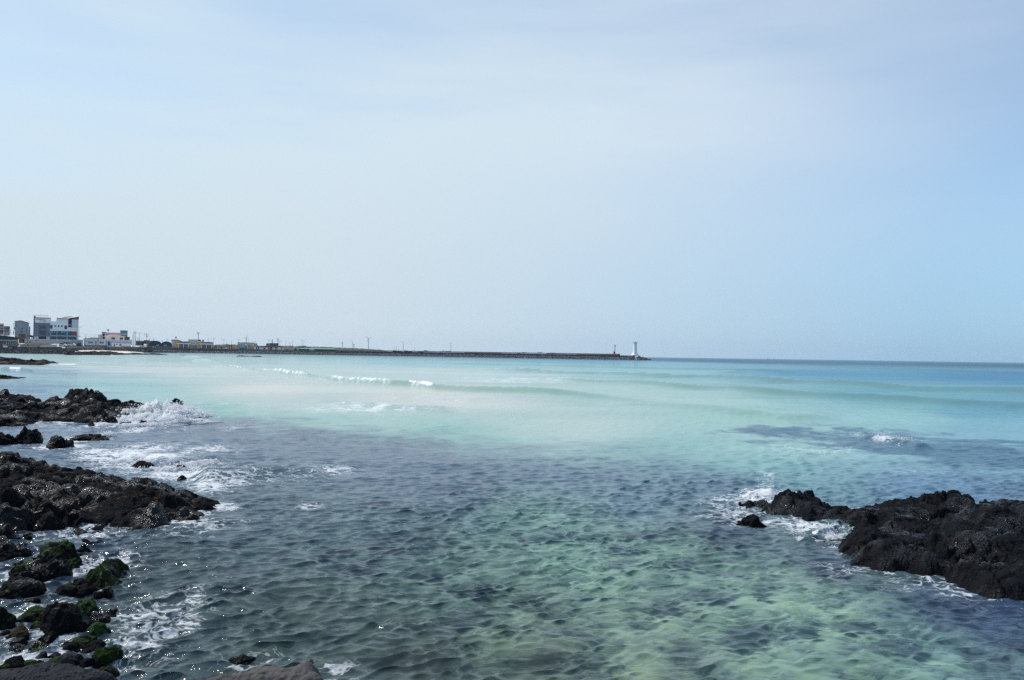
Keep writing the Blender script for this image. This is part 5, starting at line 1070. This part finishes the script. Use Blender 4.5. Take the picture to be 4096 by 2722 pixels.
cg = MB().lathe(cx_ + 20 * s_, 958, [(10 * s_, zz_(372)), (24 * s_, zz_(350)), (24 * s_, zz_(344)), (10 * s_, zz_(344))], 12).build('platform', RED, be)
mb = MB()
for k in range(8):
    a = k * math.pi / 4; mb.tube((cx_ + 20 * s_ + 22 * s_ * math.cos(a), 958 + 22 * s_ * math.sin(a), zz_(345)), (cx_ + 20 * s_ + 6 * s_ * math.cos(a), 958 + 6 * s_ * math.sin(a), zz_(314)), .07, n=5)
mb.build('cage', RED, be, parent=cg)
MB().lathe(cx_ + 20 * s_, 958, [(5 * s_, zz_(344)), (6 * s_, zz_(330)), (2 * s_, zz_(316))], 8).build('lamp', SOLAR, be)

# ---- cars
def car(c, x, yb, d, L, label, m, van=False, name='parked_car', cat='car'):
    p = P(*c(x, yb), d); root = empty(name, p, label, cat, 'cars parked by the shore'); hw = .9; hgt = 1.9 if van else 1.5; z = p[2]; x0 = p[0] - L / 2
    f = lambda a, b: (x0 + a * L, z + b * hgt)
    body = [f(0, .22), f(0, .55), f(.03, .62), f(.04, .66), f(.16, .98) if not van else f(.03, .98), f(.62, 1.0) if not van else f(.72, 1.0), f(.78, .64) if not van else f(.88, .6), f(.98, .54), f(1, .4), f(1, .22)]
    bo = MB().prism(body, d, d + 1.75).build('body', m, root)
    wn = [f(.07 if not van else .06, .66), f(.17 if not van else .06, .92), f(.60 if not van else .70, .93), f(.74 if not van else .84, .66)]
    MB().prism(wn, d - .02, d + 1.77).build('windows', GLASS, root, parent=bo)
    for a in (.2, .8):
        for q in (d - .03, d + 1.6):
            mb = MB(); pr = []
            for k in range(12): pr.append((x0 + a * L + .33 * math.cos(k * math.pi / 6), z + .33 + .33 * math.sin(k * math.pi / 6)))
            mb.prism(pr, q, q + .2).build('wheel', BLACK, root)
    return root
SILV = pmat('silver_paint', 206, 210, 216, rough=.3)
car(c1, 1672, 980, 472, 4.7, 'white sport utility car parked in front of the terrace bays', WHITEP, True)
car(c1, 1490, 978, 474, 4.2, 'low white car parked just left of the white sport utility car', WHITEP)
car(c1, 1832, 976, 478, 4.3, 'dark car parked inside the shade of the right terrace bay', NAVY)
car(c2, 1622, 1011, 812, 4.6, 'white car on the road near the timber shack', WHITEP)
car(c2, 1846, 1014, 836, 4.4, 'silver car before the grey base wall of the arched warehouse', SILV)
car(c4, 1745, 610, 933, 5.2, 'bright white van on the road before the green roofed shed', WHITEP, True, 'parked_van', 'van')
car(c3, 1775, 572, 940, 4.8, 'white car before the small red roofed cottage', WHITEP)

# ---- boats and gear on the breakwater
def boat(c, x, yb, d, L, label, hull, cab, mast=0.0, cabat=.3, group='boats behind the breakwater wall', hh_=1.5):
    p = P(*c(x, yb), d); root = empty('fishing_boat', (p[0], d, 4.05), label, 'boat', group); z0 = 4.05
    V = []; F = []; ns_ = 9
    for i in range(ns_):
        u = i / (ns_ - 1); w = 1.2 * (1 - max(0, (u - .55) / .45) ** 2 * .92); sh = .35 * (abs(u - .4) / .6) ** 2
        for a, zq in ((-.35, 0), (-1, .6 * hh_), (-1.05, hh_ + sh), (1.05, hh_ + sh), (1, .6 * hh_), (.35, 0)): V.append((p[0] - L / 2 + u * L, d + 1.2 + a * w, z0 + zq))
    for i in range(ns_ - 1):
        for j in range(6): F.append((6 * i + j, 6 * i + 6 + j, 6 * i + 6 + (j + 1) % 6, 6 * i + (j + 1) % 6))
    F += [(0, 1, 2, 3, 4, 5), tuple(6 * (ns_ - 1) + j for j in (5, 4, 3, 2, 1, 0))]
    MB().add(V, F).build('hull', hull, root)
    cx = p[0] - L / 2 + cabat * L
    cb = MB().box(cx - .13 * L, cx + .13 * L, d + .5, d + 1.9, z0 + hh_, z0 + hh_ + 1.1).build('cabin', cab, root)
    MB().box(cx - .10 * L, cx + .135 * L, d + .47, d + 1.93, z0 + hh_ + .5, z0 + hh_ + .9).build('window', GLASS, root, parent=cb)
    if mast: MB().tube((cx + .16 * L, d + 1.2, z0 + hh_), (cx + .16 * L, d + 1.2, z0 + hh_ + mast), .16, .1, 6).build('mast', STEEL, root)
BOATW = pmat('boat_white', 226, 228, 230, rough=.4); BOATB = pmat('boat_blue_grey', 92, 110, 134); BOATD = pmat('boat_dark', 58, 58, 66)
boat(c5, 1530, 520, 940, 5, 'small white boat nearest the town end of the boat row', BOATW, BOATW)
boat(c5, 1625, 520, 940, 5, 'white boat with a mast just left of a dark hulled boat', BOATW, BOATW, 5.5)
boat(c5, 1685, 520, 938, 9, 'dark hulled boat with a tall mast before the first mid row lamp post', BOATD, BOATD, 7)
boat(c5, 1895, 522, 940, 7, 'white boat immediately right of the lamp post among the boats', BOATW, BOATW, 3)
boat(c5, 1958, 522, 938, 10, 'dark blue hulled boat right of the lamp post among the boats', BOATD, BOATB, 1.5)
boat(c6, 100, 412, 940, 13, 'long white boat with a thin mast at its bow', BOATW, BOATW, 4.5, cabat=.15)
boat(c6, 275, 412, 940, 15, 'large blue grey boat with a high dark cabin', BOATB, BOATB, 0, cabat=.6, hh_=2.0)
boat(c6, 445, 415, 940, 18, 'white boat with a stepped cabin, right of the large blue grey one', BOATW, BOATW, 0, cabat=.25)
boat(c6, 760, 420, 940, 20, 'long pale boat left of the loneliest lamp post', BOATW, BOATB, 0, cabat=.75)
boat(c6, 985, 424, 938, 24, 'long white boat with a dark wheelhouse right of the loneliest lamp post', BOATW, BOATD, 0, cabat=.2)
boat(c6, 2195, 436, 940, 9, 'white boat far out on the breakwater, cabin forward', BOATW, BOATW, 0, cabat=.3)
boat(c7, 312, 440, 940, 8, 'pale small boat left of a compact white one', BOATW, BOATW, 0, cabat=.8)
boat(c7, 552, 442, 940, 7, 'compact white boat midway along the outer breakwater', BOATW, BOATW, 0, cabat=.5)
boat(c7, 705, 450, 940, 17, 'long grey white boat left of the big white vessel', BOATW, BOATB, 3, cabat=.1)
boat(c7, 900, 450, 938, 19, 'big white vessel with high superstructure on the outer breakwater', BOATW, BOATW, 2.5, cabat=.6, hh_=2.0)
boat(c7, 1120, 456, 940, 18, 'low dark decked boat right of the big white vessel', BOATB, BOATW, 2.5, cabat=.8)
boat(c7, 1380, 460, 938, 42, 'very long low white hull nearest the lighthouse end', BOATW, RED, 0, cabat=.3, hh_=1.0)
thing(c6, 'white_tent', 'white tent roof on the breakwater among the boats', 'tent', 950, (720, 420), [('canopy', 'whitep', [(672, 392), (700, 376), (725, 366), (750, 378), (772, 392)], 0, 5), ('leg', 'steel', R_(678, 682, 390, 425), .2, .4), ('leg', 'steel', R_(762, 766, 390, 425), .2, .4)])
thing(c6, 'orange_buoy_stack', 'stack of orange buoys on the breakwater deck', 'buoys', 945, (1222, 425), [('net_crate', 'wood', R_(1205, 1240, 414, 440), 0, 2), ('buoy', 'orange', [(1212, 414), (1212, 404), (1222, 398), (1232, 404), (1232, 414)], 0, 1.5)])
thing(c5, 'crane', 'small dark crane arm standing beside the dark hulled boat', 'crane', 945, (1735, 520), [('mast', 'dgrey', R_(1728, 1738, 468, 525), 0, .6), ('jib', 'dgrey', [(1730, 476), (1744, 450), (1748, 452), (1738, 478)], .1, .5)])
# two specks of boats near the horizon
def farboat(px, py, d, L, label):
    x = (px - 2048) / FPX * d; root = empty('distant_boat', (x, d, 0), label, 'boat')
    MB().prism([(x - L / 2, .2), (x - L / 2 * 1.05, 1.6), (x + L * .55, 2.0), (x + L * .45, .2)], d, d + 3).build('hull', BOATW, root)
    MB().box(x - L * .25, x + L * .12, d + .5, d + 2.5, 1.6, 4.4).build('cabin', BOATW, root)
farboat(3073, 1433, 2600, 13, 'tiny white boat on the open horizon, left of another speck')
farboat(3094, 1434, 2800, 9, 'tinier white speck of a boat on the open horizon, right of another')

# ---- people on the beach and by the terrace
def person(c, x, yb, d, label, shirt, seed, stride=.25):
    p = P(*c(x, yb), d); j = [(0, 0, .95), (0, 0, 1.2), (0, 0, 1.42), (0, 0, 1.52), (0, 0, 1.68), (.1, 0, .9), (.12 + stride * .3, 0, .5), (.12 + stride * .5, 0, .07), (.22 + stride * .5, -.06, .04), (-.1, 0, .9), (-.12, 0, .5), (-.14 - stride * .5, 0, .07), (-.05 - stride * .5, -.06, .04), (.19, 0, 1.4), (.25, .03, 1.12), (.24, -.08, .86), (.24, -.1, .76), (-.19, 0, 1.4), (-.25, .03, 1.12), (-.24, -.08, .86), (-.24, -.1, .76), (0, -.1, 1.66)]
    e = [(0, 1), (1, 2), (2, 3), (3, 4), (0, 5), (5, 6), (6, 7), (7, 8), (0, 9), (9, 10), (10, 11), (11, 12), (2, 13), (13, 14), (14, 15), (15, 16), (2, 17), (17, 18), (18, 19), (19, 20), (4, 21)]
    r = [.15, .14, .15, .06, .105, .09, .06, .045, .04, .09, .06, .045, .04, .06, .045, .035, .03, .06, .045, .035, .03, .03]
    me = bpy.data.meshes.new('person'); me.from_pydata(j, e, []); o = bpy.data.objects.new('person', me); COL.objects.link(o)
    sm = o.modifiers.new('skin', 'SKIN'); me.skin_vertices[0].data[0].use_root = True
    for i, q in enumerate(r): me.skin_vertices[0].data[i].radius = (q, q * .8)
    o.modifiers.new('sub', 'SUBSURF').render_levels = 1; o.modifiers[-1].levels = 1
    dg = bpy.context.evaluated_depsgraph_get(); m2 = bpy.data.meshes.new_from_object(o.evaluated_get(dg)); o.modifiers.clear(); o.data = m2
    m2.materials.clear(); [m2.materials.append(q) for q in (SKINM, shirt, TROUS)]
    for f in m2.polygons:
        z = sum(m2.vertices[i].co.z for i in f.vertices) / len(f.vertices); xx = abs(f.center.x)
        f.material_index = 0 if z > 1.47 or (xx > .2 and z < .84 and z > .6) else 1 if z > .95 or xx > .19 and z > .6 else 2
    o.location = [float(q) for q in p]
    MB().lathe(p[0], p[1] + .02, [(.108, p[2] + 1.66), (.118, p[2] + 1.72), (.09, p[2] + 1.79), (.02, p[2] + 1.81)], 12).build('hair', HAIR, o)
    return tag(o, label, 'person', 'people on the beach')
person(c2, 428, 1094, 600, 'person in white walking on the sand beach at the left', SHIRTS[0], 1)
person(c2, 640, 1092, 640, 'person in white standing on the beach next to one in dark clothes', SHIRTS[0], 2, .1)
person(c2, 610, 1094, 638, 'person in dark clothes beside the one in white on the beach', SHIRTS[1], 3, .1)
person(c2, 926, 1104, 640, 'lone person in dark clothes on the right of the beach', SHIRTS[1], 4)
person(c1, 606, 918, 470, 'person in white at the left corner of the parking terrace', SHIRTS[0], 5, .1)

# ---- boulders of the revetments: each one a stone of its own
def stone_mesh(name, m, seed):
    bm = bmesh.new(); bmesh.ops.create_icosphere(bm, subdivisions=2, radius=1); rr = np.random.default_rng(seed)
    pl = [(lambda a: a / np.linalg.norm(a))(rr.normal(size=3)) for _ in range(9)]; hs = rr.uniform(.55, .85, 9)
    for v_ in bm.verts:
        q = np.array(v_.co); r = 1.0
        for a, h in zip(pl, hs):
            t_ = q @ a
            if t_ > 1e-3: r = min(r, h / t_)
        v_.co = q * max(r, .5) * (1 + .06 * rr.normal())
    me = bpy.data.meshes.new(name); bm.to_mesh(me); bm.free(); me.materials.append(m); return me
st_d = [stone_mesh('armour_stone', rock_mat('revetment_basalt', (.022, .024, .028), (.15, .15, .155), wet=.1, scale=.5, bump=.6), 700 + i) for i in range(5)]
st_l = [stone_mesh('armour_stone', rock_mat('seawall_stone', (.07, .072, .076), (.42, .41, .39), wet=.1, scale=.5, bump=.6), 720 + i) for i in range(5)]
st_b = [stone_mesh('armour_stone', rock_mat('mound_stone', (.05, .045, .042), (.22, .18, .145), wet=.1, scale=.5, bump=.6, ochre=.4), 740 + i) for i in range(5)]
rr = np.random.default_rng(99)
def stone(meshes, x, y, z, r, label, group):
    o = bpy.data.objects.new('armour_stone', meshes[int(rr.integers(5))]); COL.objects.link(o)
    o.location = (float(x), float(y), float(z)); o.scale = (float(r * rr.uniform(.9, 1.35)), float(r * rr.uniform(.8, 1.1)), float(r * rr.uniform(.6, .9))); o.rotation_euler = tuple(float(q) for q in rr.uniform(-.4, .4, 3)) if r < 2 else (0, 0, 0); o.rotation_euler.z = float(rr.uniform(0, 6.28))
    return tag(o, label, 'boulder', group)
for row in range(6):
    for k in range(25):
        u = (k + .5 + rr.uniform(-.35, .35) + .5 * (row % 2)) / 25; v_ = (row + rr.uniform(-.2, .2)) / 5
        x0 = P(-15, 1400, 441)[0]; x1 = P(272, 1400, 452)[0]; x = x0 + u * (x1 - x0)
        stone(st_d, x, 440 + 10 * u + v_ * 11, .1 + 3.1 * v_ * (1 - .25 * max(0, u - .8) * 5), rr.uniform(.75, 1.25), 'dark basalt boulder in the sloping heap below the cafe at the far left', 'boulders of the left revetment')
for k in range(90):
    u = (k // 2 + .5 + rr.uniform(-.3, .3)) / 45; row = k % 2
    px = 560 + u * 440; d = np.interp(px, [500, 600, 700, 1000], [784, 852, 912, 923]); x = P(px, 1400, 1.0)[0] * d
    stone(st_l, x, d - 1 + row * 2.4 + rr.uniform(-.6, .6), .3 + row * 1.4 + rr.uniform(-.2, .3), rr.uniform(1.0, 1.7), 'pale grey boulder at the foot of the seawall below the yellow restaurant', 'boulders below the seawall')
for k in range(58):
    u = rr.random(); v_ = rr.random()
    px = 2516 + u * 88; z = (4.2 * (1 - sstep(.45, 1.0, np.array(u)))) * v_
    x = P(px, 1430, 1.0)[0] * 926
    stone(st_b, x, 924 + 8 * v_ + rr.uniform(-1, 1), float(z), rr.uniform(1.0, 1.9), 'brownish boulder of the mound round the foot of the white lighthouse', 'boulders round the lighthouse')
# the rest of the stones along the breakwater, too many to count: one heap
sv = []
base_m = [np.array([v_.co[:] for v_ in me_.vertices]) for me_ in st_l]; base_f = [[tuple(p_.vertices) for p_ in me_.polygons] for me_ in st_l]
V = []; F = []
for k in range(1050):
    u = (k // 3 + rr.uniform(-.4, .4)) / 350; row = k % 3
    if u < .12: px = 262 + (u / .12) * 300; d = float(np.interp(px, [262, 300, 400, 500, 560], [503, 608, 698, 787, 826]))
    else: px = 1000 + (u - .12) / .88 * 1525; d = 923.0
    i = int(rr.integers(5)); r = rr.uniform(.8, 1.7) * (1.0 if u > .12 else .55); a = rr.uniform(0, 6.28); q = base_m[i] * np.array([r * 1.15, r, r * .75])
    q = np.stack([q[:, 0] * math.cos(a) - q[:, 1] * math.sin(a), q[:, 0] * math.sin(a) + q[:, 1] * math.cos(a), q[:, 2]], 1)
    zb_ = {0: 0.2, 1: 1.2, 2: 2.1}[row] + (1.4 if u < .12 else 0)
    q = q + np.array([P(px, 1400, 1.0)[0] * d, d - 1.5 + row * 2.0 + rr.uniform(-.6, .6), zb_ + rr.uniform(-.3, .3)])
    b = len(V); V += [tuple(p_) for p_ in q]; F += [tuple(b + j for j in f) for f in base_f[i]]
o = meshobj('rock_armour', V, F, rock_mat('breakwater_stone', (.045, .048, .055), (.30, .29, .285), wet=.1, scale=.5, bump=.6)); tag(o, 'heaped stones along the foot of the long breakwater', 'boulders', kind='stuff')

# ---- a few sagging cables
mb = MB()
def cable(a, b, sag):
    pts = [np.array(a) + (np.array(b) - np.array(a)) * t_ - np.array([0, 0, sag * 4 * t_ * (1 - t_)]) for t_ in np.linspace(0, 1, 9)]
    for q, w in zip(pts, pts[1:]): mb.tube(q, w, .05, n=4)
cable(P(*c1(1890, 655), 520), P(*c2(543, 700), 700), 1.0); cable(P(*c1(1890, 745), 520), P(*c2(540, 708), 700), 1.0)
cable(P(*c2(1518, 662), 842), P(*c2(1683, 690), 828), 1.2); cable(P(*c2(1683, 690), 828), P(*c3(85, 310), 1150), 2)
mb.build('power_line', DGREY); tag(bpy.data.objects['power_line'], 'thin sagging power cables strung between the town poles', 'cable')

# ---- the air over the bay
if HAZE:
    m, t = nt('haze'); n = N(t)
    v_ = n('ShaderNodeVolumePrincipled', {'Color': (.72, .86, 1.0, 1), 'Density': HAZE, 'Anisotropy': .35}); t.links.new(v_.outputs[0], n('ShaderNodeOutputMaterial').inputs['Volume'])
    MB().box(-9000, 9000, -60, 9600, -6, 130).build('haze', m); tag(bpy.data.objects['haze'], 'thin pale sea haze lying over the whole bay', 'haze', kind='stuff')

S.cycles.use_denoising = False          # keep the glints and the fine grain
